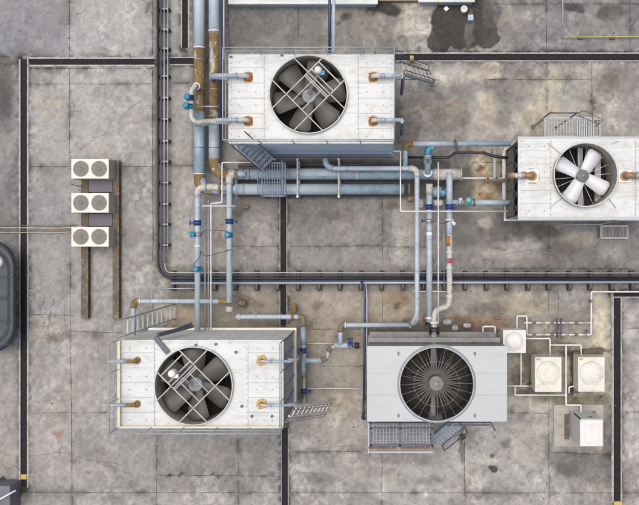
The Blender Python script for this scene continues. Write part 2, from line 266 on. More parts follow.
for x, y, rx, ry, c, s, e in [
    (2,95,10,30,(80,76,76),.9,.7), (6,60,22,4,(95,88,84),.7,.6), (15,30,40,18,(124,122,134),.5,.7), (118,25,30,14,(172,170,170),.6,.7), (50,105,14,12,(172,156,138),.7,.7), (110,110,24,16,(175,173,173),.5,.8),
    (8,190,12,20,(105,102,105),.6,.7), (5,225,16,10,(90,87,86),.6,.7), (50,205,22,22,(135,135,145),.6,.7), (128,195,14,16,(160,157,158),.4,.6),
    (128,235,12,12,(120,113,110),.5,.6), (90,232,60,8,(135,125,118),.5,.7), (45,330,24,10,(176,158,142),.8,.7), (60,338,14,5,(110,98,92),.7,.6), (85,310,16,6,(120,114,112),.5,.6),
    (95,336,10,4,(105,98,94),.7,.6), (104,262,10,20,(165,162,160),.5,.6), (148,262,10,10,(150,140,128),.6,.6), (172,315,22,10,(182,160,132),.9,.6), (150,310,14,6,(172,158,140),.7,.6),
    (57,434,4,3,(168,110,90),.7,.8), (86,447,12,12,(130,128,128),.5,.7), (90,458,34,7,(128,124,122),.5,.8), (60,415,30,6,(138,133,131),.5,.7), (10,430,16,30,(162,150,145),.5,.7),
    (385,9,16,7,(50,44,44),.92,.25), (346,16,6,4,(70,62,58),.8,.4), (338,22,4,3,(80,74,70),.7,.4), (376,14,8,4,(80,72,68),.6,.5), (415,28,18,12,(172,164,154),.8,.5), (425,40,12,9,(120,114,110),.6,.5), (405,40,5,5,(110,100,92),.6,.5),
    (426,43,7,7,(184,178,170),.7,.3), (255,30,20,18,(100,96,97),.6,.6), (300,25,26,15,(124,120,118),.4,.6), (270,42,14,5,(140,136,134),.5,.6),
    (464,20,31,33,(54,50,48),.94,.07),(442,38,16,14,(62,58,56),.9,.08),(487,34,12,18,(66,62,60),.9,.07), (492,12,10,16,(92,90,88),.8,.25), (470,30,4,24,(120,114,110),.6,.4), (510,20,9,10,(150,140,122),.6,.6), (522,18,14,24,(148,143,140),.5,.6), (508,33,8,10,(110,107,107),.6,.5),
    (576,7,12,5,(75,68,66),.85,.4), (612,14,12,9,(78,74,74),.8,.5), (613,24,8,6,(100,96,96),.6,.6), (545,30,30,10,(118,116,120),.4,.7), (600,30,40,12,(126,124,126),.5,.7),
    (505,85,28,26,(126,121,119),.8,.5), (487,70,14,14,(186,170,152),.8,.6), (500,105,12,22,(118,113,112),.6,.5), (478,98,6,6,(190,186,178),.7,.4), (486,112,10,20,(178,162,142),.7,.5), (552,90,10,30,(188,176,156),.8,.5), (545,118,22,14,(184,168,146),.8,.5),
    (575,92,18,16,(152,149,150),.6,.5), (618,82,22,16,(108,98,93),.75,.6), (632,100,14,34,(140,136,138),.6,.6), (595,120,24,10,(165,160,156),.5,.7), (450,75,16,9,(182,172,160),.7,.5), (418,105,24,24,(134,130,128),.6,.6),
    (440,110,10,18,(118,113,110),.6,.5), (412,130,12,10,(104,98,95),.6,.5), (400,120,5,26,(92,86,82),.6,.6), (455,105,8,6,(150,130,112),.5,.5), (463,120,8,8,(110,104,100),.6,.5),
    (322,212,30,12,(104,100,101),.6,.55), (300,222,20,10,(112,108,109),.6,.5), (332,214,12,5,(88,84,86),.6,.4), (392,208,8,4,(92,84,80),.7,.5), (345,240,30,18,(150,145,144),.5,.7), (260,240,24,16,(150,142,140),.5,.7), (245,205,16,12,(120,113,110),.6,.6), (262,225,12,8,(160,158,158),.5,.5),
    (224,235,8,22,(168,146,130),.6,.6), (240,212,6,5,(92,86,82),.6,.5), (176,150,8,30,(160,157,156),.4,.6), (172,180,10,12,(132,128,128),.5,.6), (185,235,10,24,(168,160,154),.4,.6),
    (482,168,4,3,(140,90,50),.8,.5), (489,196,8,5,(150,105,62),.7,.5), (478,185,10,12,(150,130,108),.6,.5), (465,185,12,22,(108,102,98),.7,.5), (460,155,12,12,(128,122,118),.5,.5), (505,185,8,10,(112,92,68),.7,.5),
    (465,230,20,18,(106,102,100),.7,.6), (486,223,8,7,(178,174,168),.7,.4), (500,232,10,20,(98,95,95),.7,.5), (525,225,22,9,(98,93,89),.7,.5), (545,232,14,6,(86,80,76),.7,.5), (520,245,24,6,(176,172,168),.6,.5), (505,255,24,5,(172,166,160),.6,.5),
    (580,240,20,8,(172,160,146),.7,.5), (560,255,16,16,(104,100,98),.6,.6), (608,254,12,14,(162,158,154),.6,.5), (600,265,14,8,(110,104,98),.7,.5), (628,240,12,20,(135,130,128),.5,.6), (560,222,12,6,(150,140,126),.7,.5), (535,262,30,6,(128,120,114),.6,.6),
    (240,300,14,10,(104,92,82),.75,.5), (265,330,30,5,(100,90,80),.6,.6), (255,306,12,8,(112,94,84),.7,.5), (186,292,10,14,(100,92,86),.6,.5), (290,300,12,12,(128,116,108),.5,.6), (312,335,14,8,(178,160,138),.8,.5), (330,318,16,10,(150,136,122),.6,.5), (345,335,10,6,(112,100,92),.6,.5),
    (397,300,14,9,(140,112,88),.7,.5), (398,305,4,3,(90,76,66),.7,.5), (385,320,18,8,(170,152,132),.7,.5), (412,325,8,8,(104,84,66),.7,.5), (338,300,14,8,(172,158,144),.6,.5), (318,306,5,4,(120,110,104),.6,.5),
    (470,298,22,12,(158,148,138),.6,.6), (490,308,24,6,(98,90,84),.6,.6), (500,295,10,5,(112,106,102),.6,.5), (478,320,34,6,(140,104,76),.75,.5), (465,325,10,8,(92,82,72),.7,.5), (530,305,26,10,(172,156,134),.6,.5), (575,300,18,12,(140,136,134),.6,.6), (600,330,9,30,(190,176,154),.7,.6),
    (540,345,40,8,(112,102,88),.55,.6), (530,365,8,24,(96,88,72),.7,.5), (572,370,5,24,(50,44,38),.8,.5), (585,350,26,4,(66,56,44),.75,.5), (575,400,40,7,(112,110,78),.7,.5), (600,403,16,5,(142,134,98),.7,.5), (515,375,6,12,(100,92,84),.6,.5), (530,392,18,4,(84,72,60),.7,.5),
    (602,420,8,26,(124,116,108),.6,.5), (608,450,6,36,(98,92,88),.7,.6), (578,462,30,14,(112,108,106),.75,.6), (570,470,12,9,(90,86,84),.6,.5), (595,480,18,8,(118,114,112),.6,.6), (495,469,5,4,(52,46,44),.85,.35), (494,455,3,2,(70,64,62),.8,.4), (508,443,5,5,(100,92,88),.7,.5),
    (520,432,16,16,(150,145,140),.5,.6), (540,450,9,16,(146,138,130),.5,.6), (462,448,2.5,18,(84,76,70),.7,.5), (400,458,36,7,(118,112,108),.5,.7), (325,480,16,5,(106,101,98),.6,.6), (318,475,10,5,(112,106,103),.6,.6), (346,497,5,4,(205,200,192),.9,.3), (427,496,3,3,(205,200,192),.8,.3), (345,492,10,3,(190,184,176),.4,.6),
    (430,482,14,5,(110,106,104),.5,.6), (330,425,30,10,(176,162,148),.6,.6), (340,400,12,8,(170,148,126),.6,.6), (335,388,12,5,(132,116,102),.6,.5), (308,395,10,16,(136,126,116),.6,.6), (318,420,14,5,(172,168,164),.5,.5),
    (180,475,3,1.5,(72,68,66),.8,.5), (166,475,3,1.2,(72,68,66),.8,.5), (213,475,3,1.5,(76,72,70),.8,.5), (186,470,14,4,(120,117,116),.5,.6), (250,440,26,8,(128,125,126),.5,.6), (262,452,10,12,(120,116,116),.5,.6), (225,460,10,14,(128,124,124),.5,.6), (140,460,16,20,(160,156,154),.5,.6),
    (312,345,10,8,(170,152,132),.6,.5), (335,425,20,3,(180,176,170),.4,.6), (632,470,8,12,(135,130,128),.5,.6), (628,380,5,20,(140,130,124),.5,.6), (632,340,8,20,(170,166,166),.5,.6)]:
    blob(x, y, rx, ry, c, s * (.98 if max(rx, ry) < 8 or s > .85 or x > 395 else .78), e * (.6 if x > 395 else 1), .55)
# streaks where water has run, mottling, fine grain and pitting
f1 = fbm(GX, GY, .55, 101); f2 = fbm(GX, GY, 2.4, 131, 5, .62); f3 = fbm(GX, GY, 7.0, 161, 3, .7); f4 = fbm(GX, GY*.45, 1.3, 191); f5 = fbm(GX + 3.1, GY, .9, 221, 6, .62)
k = 1 + (f1-.5)*.10 + (f2-.5)*(.16+.22*smooth(330, 420, PX)) + (f3-.5)*.34
k -= .10 * smooth(.56, .68, f5) * smooth(.42, .6, f2)
k += .09 * smooth(.57, .70, f4) * smooth(.45, .6, f3)
k -= .16 * smooth(.64, .72, f3) * smooth(.50, .62, f1)
base = base * k[..., None]
warm = (fbm(GX, GY, .8, 251) - .5)[..., None]
base = base * (1 + warm * np.array([.05, .0, -.07]))
lum = base.mean(-1, keepdims=True); base = (lum + (base - lum) * .68) * np.array([.985, 1.0, .985])
JOINTS = [(69.5,-40,69.5,56), (69.5,68,70,159), (70,248,72,492), (72,492,73,560), (152.5,0,152.5,56), (152.5,68,153,260), (157,434,156.5,560), (238,434,238.5,560), (298.5,5,298,50), (229,50,229,5),
          (382.5,197,382.5,268), (382.5,290,382.5,333), (382,452,382,560), (464.5,440,465.5,560), (546.5,-40,546.5,53), (547,62,547,118), (548.5,222,548.5,268), (548.5,290,548.5,330), (549,400,549,560), (591.5,62,592,115), (630,-40,630,53), (558.5,292,558.5,330),
          (474,4,700,4), (28,84,152,84), (28,166.5,152,166.5), (166,166,195,165.5), (166,83,190,83), (28,314.5,70,315), (70,331,120,333), (28,413,108,412.5), (28,492,280,492.5), (288,492.5,613,493), (157,475,280,476), (-40,57,20,57), (-40,64,18,64),
          (485,79.5,590,79.5), (396,79.5,440,80), (470,163,505,162.5), (232,246,280,246), (288,246,382,246), (383,247,430,247), (460,268,640,269), (300,329,362,329), (288,452,372,451), (508,413,549,413), (623,328,700,328), (623,412,700,412), (28,68.5,152,68.5), (153,290,153,318), (549,452,612,455),
          (398,51,640,51.5), (613,493,700,493), (-40,491,18,491), (-40,335,18,335), (290,366,300,366), (320,366,365,366)]
g1 = fbm(GX, GY, 1.6, 301, 4); g2 = fbm(GX, GY, 6, 331, 3)
dj = np.full(GX.shape, 99.)
for (xa, ya, xb, yb) in JOINTS:
    vx, vy = xb-xa, yb-ya; tt = np.clip(((PX-xa)*vx+(PY-ya)*vy)/(vx*vx+vy*vy), 0, 1); dj = np.minimum(dj, np.hypot(PX-xa-tt*vx, PY-ya-tt*vy))
base *= (1 - .20 * np.exp(-dj/2.2) * smooth(.40, .60, g1) * smooth(.3, .6, g2) - .12 * np.exp(-dj/9) * smooth(.45, .65, g1))[..., None]
dd = np.full(GX.shape, 99.)
for (xa, ya, xb, yb) in [(24,60,24,487), (24,62,200,61), (396,57,700,57), (283.5,197,285,560), (617,294,617,501), (185,-30,185,48), (613,294,700,294)]:
    vx, vy = xb-xa, yb-ya; tt = np.clip(((PX-xa)*vx+(PY-ya)*vy)/(vx*vx+vy*vy), 0, 1); dd = np.minimum(dd, np.hypot(PX-xa-tt*vx, PY-ya-tt*vy))
base *= (1 - .45 * np.exp(-np.maximum(dd-4.5, 0)/2.0) * smooth(.38, .58, g2) - .14 * np.exp(-np.maximum(dd-4, 0)/9) * smooth(.4, .62, g1))[..., None]
far = np.maximum(smooth(0, .9, np.maximum(np.abs(GX+2.6)-12.85, 0)), smooth(0, .8, np.maximum(np.abs(GY+.3)-10.2, 0)))[..., None]; base = base*(1-far) + np.array((148, 146, 143.))*far
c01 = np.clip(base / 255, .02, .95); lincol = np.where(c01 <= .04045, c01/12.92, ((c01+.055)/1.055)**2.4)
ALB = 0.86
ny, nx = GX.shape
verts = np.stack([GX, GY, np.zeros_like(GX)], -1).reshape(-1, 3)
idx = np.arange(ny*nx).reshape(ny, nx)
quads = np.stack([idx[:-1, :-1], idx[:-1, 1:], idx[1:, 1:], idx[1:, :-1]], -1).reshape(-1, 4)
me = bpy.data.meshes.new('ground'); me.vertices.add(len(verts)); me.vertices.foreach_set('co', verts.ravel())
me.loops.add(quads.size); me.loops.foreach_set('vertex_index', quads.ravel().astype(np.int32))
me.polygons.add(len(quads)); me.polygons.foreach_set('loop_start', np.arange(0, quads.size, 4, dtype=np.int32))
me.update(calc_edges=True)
ca = me.color_attributes.new('weathering_and_shade', 'FLOAT_COLOR', 'POINT')
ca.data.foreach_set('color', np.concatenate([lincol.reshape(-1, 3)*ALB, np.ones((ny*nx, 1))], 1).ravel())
gm = bpy.data.materials.new('weathered_concrete'); gm.use_nodes = True; N = gm.node_tree.nodes; L = gm.node_tree.links; b = N['Principled BSDF']
b.inputs['Roughness'].default_value = .9
at = N.new('ShaderNodeAttribute'); at.attribute_name = 'weathering_and_shade'; ge = N.new('ShaderNodeNewGeometry')
def NZ(scale, det=6, ro=.65, vec=None, dist=0):
    n = N.new('ShaderNodeTexNoise'); n.inputs['Scale'].default_value = scale; n.inputs['Detail'].default_value = det; n.inputs['Roughness'].default_value = ro; n.inputs['Distortion'].default_value = dist
    L.new(vec or ge.outputs['Position'], n.inputs['Vector']); return n.outputs[0]
def RG(v, a, b_, c, d):
    r = N.new('ShaderNodeMapRange'); r.inputs[1].default_value = a; r.inputs[2].default_value = b_; r.inputs[3].default_value = c; r.inputs[4].default_value = d; L.new(v, r.inputs[0]); return r.outputs[0]
def MU(a, c):
    m = N.new('ShaderNodeMath'); m.operation = 'MULTIPLY'; L.new(a, m.inputs[0]); L.new(c, m.inputs[1]); return m.outputs[0]
grain = RG(NZ(26, 4, .75), .3, .7, .84, 1.14)
spk = RG(NZ(8, 6, .75, None, .6), .58, .68, 1, .60)
pale = RG(NZ(5.5, 6, .7, None, 1.2), .60, .72, 1, 1.28)
# hairline cracks
dn = N.new('ShaderNodeTexNoise'); dn.inputs['Scale'].default_value = 1.7; dn.inputs['Detail'].default_value = 6; L.new(ge.outputs['Position'], dn.inputs['Vector'])
va = N.new('ShaderNodeVectorMath'); va.operation = 'MULTIPLY_ADD'; L.new(dn.outputs['Color'], va.inputs[0]); va.inputs[1].default_value = (.9, .9, 0); L.new(ge.outputs['Position'], va.inputs[2])
vo = N.new('ShaderNodeTexVoronoi'); vo.feature = 'DISTANCE_TO_EDGE'; vo.inputs['Scale'].default_value = .32; L.new(va.outputs[0], vo.inputs['Vector'])
ck = RG(vo.outputs['Distance'], 0, .0055, 1, 0); ckm = MU(ck, RG(NZ(.7, 3), .52, .60, 0, .55)); 
inv = N.new('ShaderNodeMath'); inv.operation = 'SUBTRACT'; inv.inputs[0].default_value = 1; L.new(ckm, inv.inputs[1])
tot = MU(MU(MU(grain, spk), pale), inv.outputs[0])
vm = N.new('ShaderNodeVectorMath'); vm.operation = 'SCALE'; L.new(at.outputs['Color'], vm.inputs[0]); L.new(tot, vm.inputs['Scale']); L.new(vm.outputs[0], b.inputs['Base Color'])
bp = N.new('ShaderNodeBump'); bp.inputs['Strength'].default_value = .35; bp.inputs['Distance'].default_value = .01; L.new(grain, bp.inputs['Height']); L.new(bp.outputs[0], b.inputs['Normal'])
me.materials.append(gm)
ground = bpy.data.objects.new('ground', me); COL.objects.link(ground); tag(ground, kind='structure')

# slab joints: thin weathered strips with ragged edges, patchy filler
jm = bpy.data.materials.new('joint_filler'); jm.use_nodes = True; N = jm.node_tree.nodes; L = jm.node_tree.links; b = N['Principled BSDF']; b.inputs['Base Color'].default_value = (.045, .04, .036, 1); b.inputs['Roughness'].default_value = .95
ge = N.new('ShaderNodeNewGeometry'); a1 = RG(NZ(2.2, 6, .7), .36, .54, .22, .85); L.new(a1, b.inputs['Alpha'])
mb = MB()
def strip(x0, y0, x1, y1, w=.026, jit=.012):
    p = W(x0, y0, .004); q = W(x1, y1, .004); d = (q-p); n = max(2, int(d.length / .15)); nn = Vector((-d.y, d.x, 0)).normalized(); vs = []; sh = 0
    for i in range(n+1):
        sh = sh*.8 + random.uniform(-1, 1)*jit*.5; c = p + d * (i/n) + nn * sh
        a = w * random.uniform(.35, 1.0); vs += [c + nn*a*.5, c - nn*a*.5]
    mb.add(vs, [(2*i+1, 2*i+3, 2*i+2, 2*i) for i in range(n)])
for a in JOINTS: strip(*a)
sj = mb.build('slab_joint', jm); tag(sj, kind='structure')
# wandering cracks
mb = MB()
def crack(pts, w=.0055):
    P = [W(x, y, .006) for x, y in pts]; Q = []
    for a, c in zip(P, P[1:]):
        n = max(2, int((c-a).length/.08))
        for i in range(n): Q.append(a.lerp(c, i/n) + Vector((random.uniform(-.02, .02), random.uniform(-.02, .02), 0)))
    vs = []
    for i, c in enumerate(Q[:-1]):
        d = (Q[i+1]-c).normalized(); nn = Vector((-d.y, d.x, 0)); a = w*random.uniform(.4, 1.2); vs += [c+nn*a, c-nn*a]
    mb.add(vs, [(2*i+1, 2*i+3, 2*i+2, 2*i) for i in range(len(vs)//2-1)])
for c in [[(33,456),(50,453),(67,452),(76,457),(100,461),(118,464),(135,471),(148,478)], [(80,150),(95,138),(115,130),(125,140),(135,158)], [(30,340),(45,338),(60,340),(65,330),(64,300)], [(97,318),(102,300),(98,288),(108,270)],
          [(118,125),(128,110),(140,102),(152,98)], [(408,120),(420,108),(440,112),(455,100),(470,104)], [(300,450),(330,447),(360,445)], [(505,425),(520,440),(535,452),(547,465)], [(560,60),(566,80),(562,100)],
          [(470,265),(500,255),(530,250),(560,258)], [(100,335),(85,332),(75,332)], [(240,235),(255,222),(275,218)], [(120,290),(118,310),(112,330)]]: crack(c)
o = mb.build('crack', jm); tag(o, kind='structure')
# small square patches of newer mortar
for x, y, s_ in [(66,152,5), (136,197,6), (101,152,5)]:
    q = MB(); a = W(x-s_/2, y+s_/2, .008); c = W(x+s_/2, y-s_/2, .008); q.box((a.x, a.y, 0), (c.x, c.y, .008)); o = q.build('mortar_patch', M['pad']); tag(o, kind='structure')

# ---------------------------------------------------------------- drainage channels
def channel(x0, y0, x1, y1, label, k0=1.6, k1=1.6, blocks=()):
    a = W(min(x0, x1), max(y0, y1)); c = W(max(x0, x1), min(y0, y1)); t = thing('drainage_channel', ((a.x+c.x)/2, (a.y+c.y)/2, 0), label, 'drain', 'grated drainage channels in the slab')
    vert = abs(c.y-a.y) > abs(c.x-a.x)
    q = MB(); q.box((a.x, a.y, .001), (c.x, c.y, .005)); q.build('channel_bed', M['void'], t)
    g = MB(); n = int((c.y-a.y if vert else c.x-a.x) / .075)
    for i in range(n):
        if random.random() < .05: continue
        s = (i+.5)*.075; h = random.uniform(.014, .02)
        if vert: g.box((a.x+.02, a.y+s-.014, .006), (c.x-.02, a.y+s+.014, h))
        else: g.box((a.x+s-.014, a.y+.02, .006), (a.x+s+.014, c.y-.02, h))
    for f in (.12, .88):
        if vert: xx = a.x+(c.x-a.x)*f; g.box((xx-.012, a.y, .0065), (xx+.012, c.y, .024))
        else: yy = a.y+(c.y-a.y)*f; g.box((a.x, yy-.012, .0065), (c.x, yy+.012, .024))
    g.build('grate', M['grate'], t)
    for sgn, kk in ((-1, k0), (1, k1)):
        if not kk: continue
        kk = kk/25; e = MB(); n = int((c.y-a.y if vert else c.x-a.x)/.3)+1; vs = []
        for i in range(n+1):
            s = i/n; w = kk*random.uniform(.75, 1.1)
            if vert: X = (a.x if sgn < 0 else c.x); y = a.y+(c.y-a.y)*s; vs += [(X, y, .03), (X+sgn*w, y, .03), (X+sgn*(w+.02), y, .0), (X, y, 0)]
            else: Y = (a.y if sgn < 0 else c.y); x = a.x+(c.x-a.x)*s; vs += [(x, Y, .03), (x, Y+sgn*w, .03), (x, Y+sgn*(w+.02), 0), (x, Y, 0)]
        e.add(vs, [(4*i+j, 4*i+(j+1) % 4, 4*i+4+(j+1) % 4, 4*i+4+j) for i in range(n) for j in range(4)]); e.build('kerb', M['kerbst'], t)
    return t
ch = channel(20.7, 59.5, 27.2, 487, 'long dark grated drain down the left side with a yellow block near its end')
q = MB(); p = W(21.3, 479); r_ = W(27.0, 474); q.box((p.x, p.y, .02), (r_.x, r_.y, .045)); q.build('yellow_block', M['yellow'], ch)
channel(27.6, 59, 155, 65, 'dark grated drain running right from the top left corner of the long left drain')
channel(170, 58.2, 194, 64.3, 'short dark drain section between the black pipe rack and the brown pipes', 1, 1)
channel(182.3, -30, 188, 48, 'narrow slatted drain running down from the top edge beside the big pipes', 1.2, 1.6)
channel(396, 54, 700, 60.5, 'long dark grated drain across the top right above the white fan tower', 1, 1.2)
channel(280.4, 197, 286.5, 325, 'dark drain running down from the twin big pipes to the lower left tower', .5, .5)
channel(281.8, 428, 288, 560, 'dark drain leaving the lower left tower toward the bottom edge', .5, .5)
ch = channel(613.6, 297, 620.5, 501, 'dark grated drain down the right side beside the small white units', 1.8, 1.2)
q = MB(); p = W(613.8, 505); r_ = W(622, 501.2); q.box((p.x, p.y, .02), (r_.x, r_.y, .045)); q.build('yellow_block', M['yellow'], ch)
channel(613.6, 292.5, 700, 296.6, 'dark drain leaving the right edge from the top of the right hand drain', 1, .8)

# ---------------------------------------------------------------- fan towers
def deck_mesh(q, x0, x1, y0, y1, z, cx, cy, r, th=.06, mi=0):
    ang = sorted(set([round(2*math.pi*k/72, 5) for k in range(72)] + [round(math.atan2(Y-cy, X-cx) % (2*math.pi), 5) for X in (x0, x1) for Y in (y0, y1)]))
    inner = []; outer = []
    for a in ang:
        dx, dy = math.cos(a), math.sin(a); ts = []
        if dx > 1e-6: ts.append((x1-cx)/dx)
        if dx < -1e-6: ts.append((x0-cx)/dx)
        if dy > 1e-6: ts.append((y1-cy)/dy)
        if dy < -1e-6: ts.append((y0-cy)/dy)
        t = min(ts); inner.append((cx+dx*r, cy+dy*r)); outer.append((cx+dx*t, cy+dy*t))
    n = len(ang); vs = [(x, y, z) for x, y in inner] + [(x, y, z) for x, y in outer] + [(x, y, z-th) for x, y in outer] + [(x, y, z-th) for x, y in inner]
    fs = [];
    for i in range(n):
        j = (i+1) % n
        for k in range(3): fs.append((k*n+i, (k+1)*n+i, (k+1)*n+j, k*n+j))
        fs.append((3*n+i, i, j, 3*n+j))
    q.add(vs, fs, mi)
def blades(q, c, z, n, r0, r1, w0, w1, pitch, a0, th=.015, twist=.5, rnd=.25):
    for k in range(n):
        a = R(a0) + 2*math.pi*k/n; u = Vector((math.cos(a), math.sin(a), 0)); v = Vector((-u.y, u.x, 0)); vs = []; m = 9
        for i in range(m):
            t = i/(m-1); r = r0 + (r1-r0)*t; w = w0 + (w1-w0)*t
            if t > 1-rnd*.6: w *= math.sqrt(max(.05, 1-((t-(1-rnd*.6))/(rnd*.6))**2 * .55))
            pt = R(pitch) * (1-twist*t)
            for s in (-.5, 0, .5):
                camb = .05*w*(1-4*s*s)
                p = Vector(c) + u*r + v*(w*s*math.cos(pt)); p.z = z + w*s*math.sin(pt) + camb
                vs += [p + Vector((0, 0, th/2)), p - Vector((0, 0, th/2))]
        fs = []
        for i in range(m-1):
            o, e = i*6, (i+1)*6
            fs += [(o, e, e+2, o+2), (o+2, e+2, e+4, o+4), (o+3, e+3, e+1, o+1), (o+5, e+5, e+3, o+3), (o+1, e+1, e, o), (o+4, e+4, e+5, o+5)]
        fs += [(0, 2, 3, 1), (2, 4, 5, 3)]; o = (m-1)*6; fs += [(o+1, o+3, o+2, o), (o+3, o+5, o+4, o+2)]
        q.add(vs, fs, 0, True)
def railing(t, x0, x1, y0, y1, z, sides, gaps=(), h=1.0, m='rail', r=.021):
    g = MB()
    e = dict(W=((x0, y0), (x0, y1)), E=((x1, y0), (x1, y1)), S=((x0, y0), (x1, y0)), N=((x0, y1), (x1, y1)))
    posts = set()
    for s in sides:
        (ax, ay), (bx, by) = e[s]
        for hh, rr in ((h, r), (h*.52, r*.8)): g.tube([(ax, ay, z+hh), (bx, by, z+hh)], rr, 8)
        n = max(2, round(math.hypot(bx-ax, by-ay)/1.1))
        for i in range(n+1): posts.add((round(ax+(bx-ax)*i/n, 3), round(ay+(by-ay)*i/n, 3)))
    o = g.build('guard_rail', M[m], t)
    for x, y in sorted(posts):
        q = MB(); q.tube([(x, y, z-.05), (x, y, z+h)], r*.85, 8); q.build('post', M[m], o)
    return o
def nozzle(t, p, z, dirx, end, base=('orange', 'rust'), r=.075, sq=.30, pm='pipe', round_base=False, cap='pipel', endz=None):
    """water inlet: rusty base plate, riser, bend and pipe leaving over the deck edge. p in world xy, end = world x"""
    q = MB()
    if round_base: q.cyl((p[0], p[1], 0), sq*.5, z+.001, z+.05, 20)
    else: q.box((p[0]-sq/2, p[1]-sq/2, z+.001), (p[0]+sq/2, p[1]+sq/2, z+.03))
    q.cyl((p[0], p[1], 0), r*1.5, z+.03, z+.06, 20)
    i = q.build('water_inlet', M[base[0]], t)
    q = MB(); n = 26; pts = []
    for k in range(n):
        a = 2*math.pi*k/n; rr = sq*(.60 + .07*math.sin(a*2+p[0]*3) + random.uniform(-.03, .03)); pts.append((p[0]+rr*math.cos(a)*1.05, p[1]+rr*math.sin(a), z+.0012))
    q.add([(p[0], p[1], z+.0012)]+pts, [(0, k+1, (k+1) % n+1) for k in range(n)]); q.build('rust_bleed', M['bleed'], i)
    q = MB(); q.cyl((p[0], p[1], 0), r*1.75, z+.06, z+.10, 20); q.build('inlet_flange', M[base[1]], i)
    q = MB(); q.tube([(p[0], p[1], z+.04), (p[0], p[1], z+.24), (p[0]+dirx*.3, p[1], z+.24)], r*1.1, 14, .15); q.build('inlet_bend', M[cap], i)
    q = MB(); pts = [(p[0]+dirx*.28, p[1], z+.24), (end, p[1], z+.24)]
    q.tube(pts, r*.95, 14); q.build('inlet_pipe', M[pm], i)
    q = MB(); q.tube([(p[0]+dirx*.34, p[1], z+.24), (p[0]+dirx*.40, p[1], z+.24)], r*1.35, 14); q.build('coupling', M['galv'], i)
    return i
def tower(name, px, z, label, fan, decm, sidem, side, seams=True, lip=.14, basin='bluedk'):
    """px = deck (x0,x1,y0,y1) in the photo; fan = (cx,cy,r)"""
    a = W(px[0], px[3], z); c = W(px[1], px[2], z); x0, x1, y0, y1 = a.x, c.x, a.y, c.y
    fc = W(fan[0], fan[1], z+lip); r = fan[2]*(1-(z+lip)/H)/25
    t = thing(name, ((x0+x1)/2, (y0+y1)/2, 0), label, 'cooling tower', 'fan cooling towers on the roof'); t['fan_seat'] = 0; del t['fan_seat']
    q = MB(); deck_mesh(q, x0, x1, y0, y1, z, fc.x, fc.y, r*1.01)
    def seam(xa, ya, xb, yb, w=.014): q.box((min(xa, xb)-w/2, min(ya, yb)-w/2, z), (max(xa, xb)+w/2, max(ya, yb)+w/2, z+.012), 1)
    def bolt(x, y, s=.03): q.cyl((x, y, 0), s/2*1.3, z, z+.02, 8, 2)
    if seams == 'bays':
        L0, L1 = x0+(x1-x0)*.215, x1-(x1-x0)*.215
        for X in (L0, L1): seam(X, y0+.04, X, y1-.04)
        hh = y1-y0
        for f in (.145, .32, .49, .66, .83):
            for A, B in ((x0+.09, L0), (L1, x1-.09)): seam(A, y1-hh*f, B, y1-hh*f)
        for X in (x0+.09, L0+.03, L1-.03, x1-.09):
            for i in range(15): bolt(X, y0+hh*(i+.5)/15, .026)
        for f in (.09, .42, .57, .92):
            for A in (x0+.38, x0+.95, x1-.38, x1-.95): bolt(A, y1-hh*f, .04)
    elif seams == 'plain':
        hh = y1-y0
        for f in (.36, .65):
            seam(x0+.02, y1-hh*f, fc.x-r*1.08, y1-hh*f, .01); seam(fc.x+r*1.08, y1-hh*f, x1-.02, y1-hh*f, .01)
        for X in (x0+(x1-x0)*.225, x1-(x1-x0)*.23):
            for f in (.10, .92): q.box((X-.03, y1-hh*f-.06, z), (X+.03, y1-hh*f+.06, z+.04), 2)
    q.build('deck', [M[decm], M['hub'], M['tan'] if seams == 'plain' else M['hub']], t)
    # casing walls N and S, with pressed ribs
    th = .05; zb = .35
    for nm, Y, d in (('front', y0+.03, 1), ('back', y1-.03, -1)):
        w = MB(); w.box((x0+.03, Y, zb), (x1-.03, Y+d*th, z-.06))
        n = 10
        for i in range(n+1):
            X = x0+.05+(x1-x0-.10)*i/n; w.box((X-.012, Y-d*.008, zb), (X+.012, Y, z-.07))
        w.build('casing_panel', M[sidem], t)
    # air intake sides
    for X, d in ((x0+.03, 1), (x1-.03, -1)):
        fr = MB()
        for i in range(6):
            Y = y0+.08+(y1-y0-.16)*i/5; fr.box((X, Y-.03, zb), (X+d*.06, Y+.03, (z-.06 if side == 'louvre' or i in (0, 5) else zb+(z-zb)*.5)))
        fr.box((X, y0+.08, z-.16), (X+d*.06, y1-.08, z-.06)); fr.box((X, y0+.08, zb), (X+d*.06, y1-.08, zb+.08))
        s = fr.build('intake_frame', M['galv' if side == 'louvre' else 'olive'], t)
        lv = MB(); nl = 22
        for i in range(nl):
            zz = zb+.1+(z-.16-zb-.1)*i/nl; 
            if side == 'open' and zz > zb+(z-zb)*.45: break
            lv.bar((X+d*.07, y0+.09, zz+.05), (X+d*.07, y1-.09, zz+.05), .12, .012, up=(d*.7, 0, .7))
        lv.build('louvre', M['louvre' if side == 'louvre' else 'olive'], s)
        if side == 'open':
            br = MB()
            for i in range(5):
                Ya = y0+.08+(y1-y0-.16)*i/5; Yb = y0+.08+(y1-y0-.16)*(i+1)/5
                br.bar((X+d*.04, Ya, zb+(z-zb)*.5), (X+d*.04, Yb, z-.1), .018); br.bar((X+d*.045, Yb, zb+(z-zb)*.5), (X+d*.045, Ya, z-.1), .018)
            br.build('brace', M['galv'], s)
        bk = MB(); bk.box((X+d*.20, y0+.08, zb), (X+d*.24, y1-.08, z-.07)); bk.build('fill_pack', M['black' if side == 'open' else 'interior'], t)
    bs = MB(); bs.box((x0-.05, y0-.05, .12), (x1+.05, y1+.05, zb)); bs.build('water_basin', M[basin], t)
    ft = MB()
    for X in (x0+.3, (x0+x1)/2, x1-.3):
        for Y in (y0+.2, y1-.2): ft.box((X-.12, Y-.12, 0), (X+.12, Y+.12, .12))
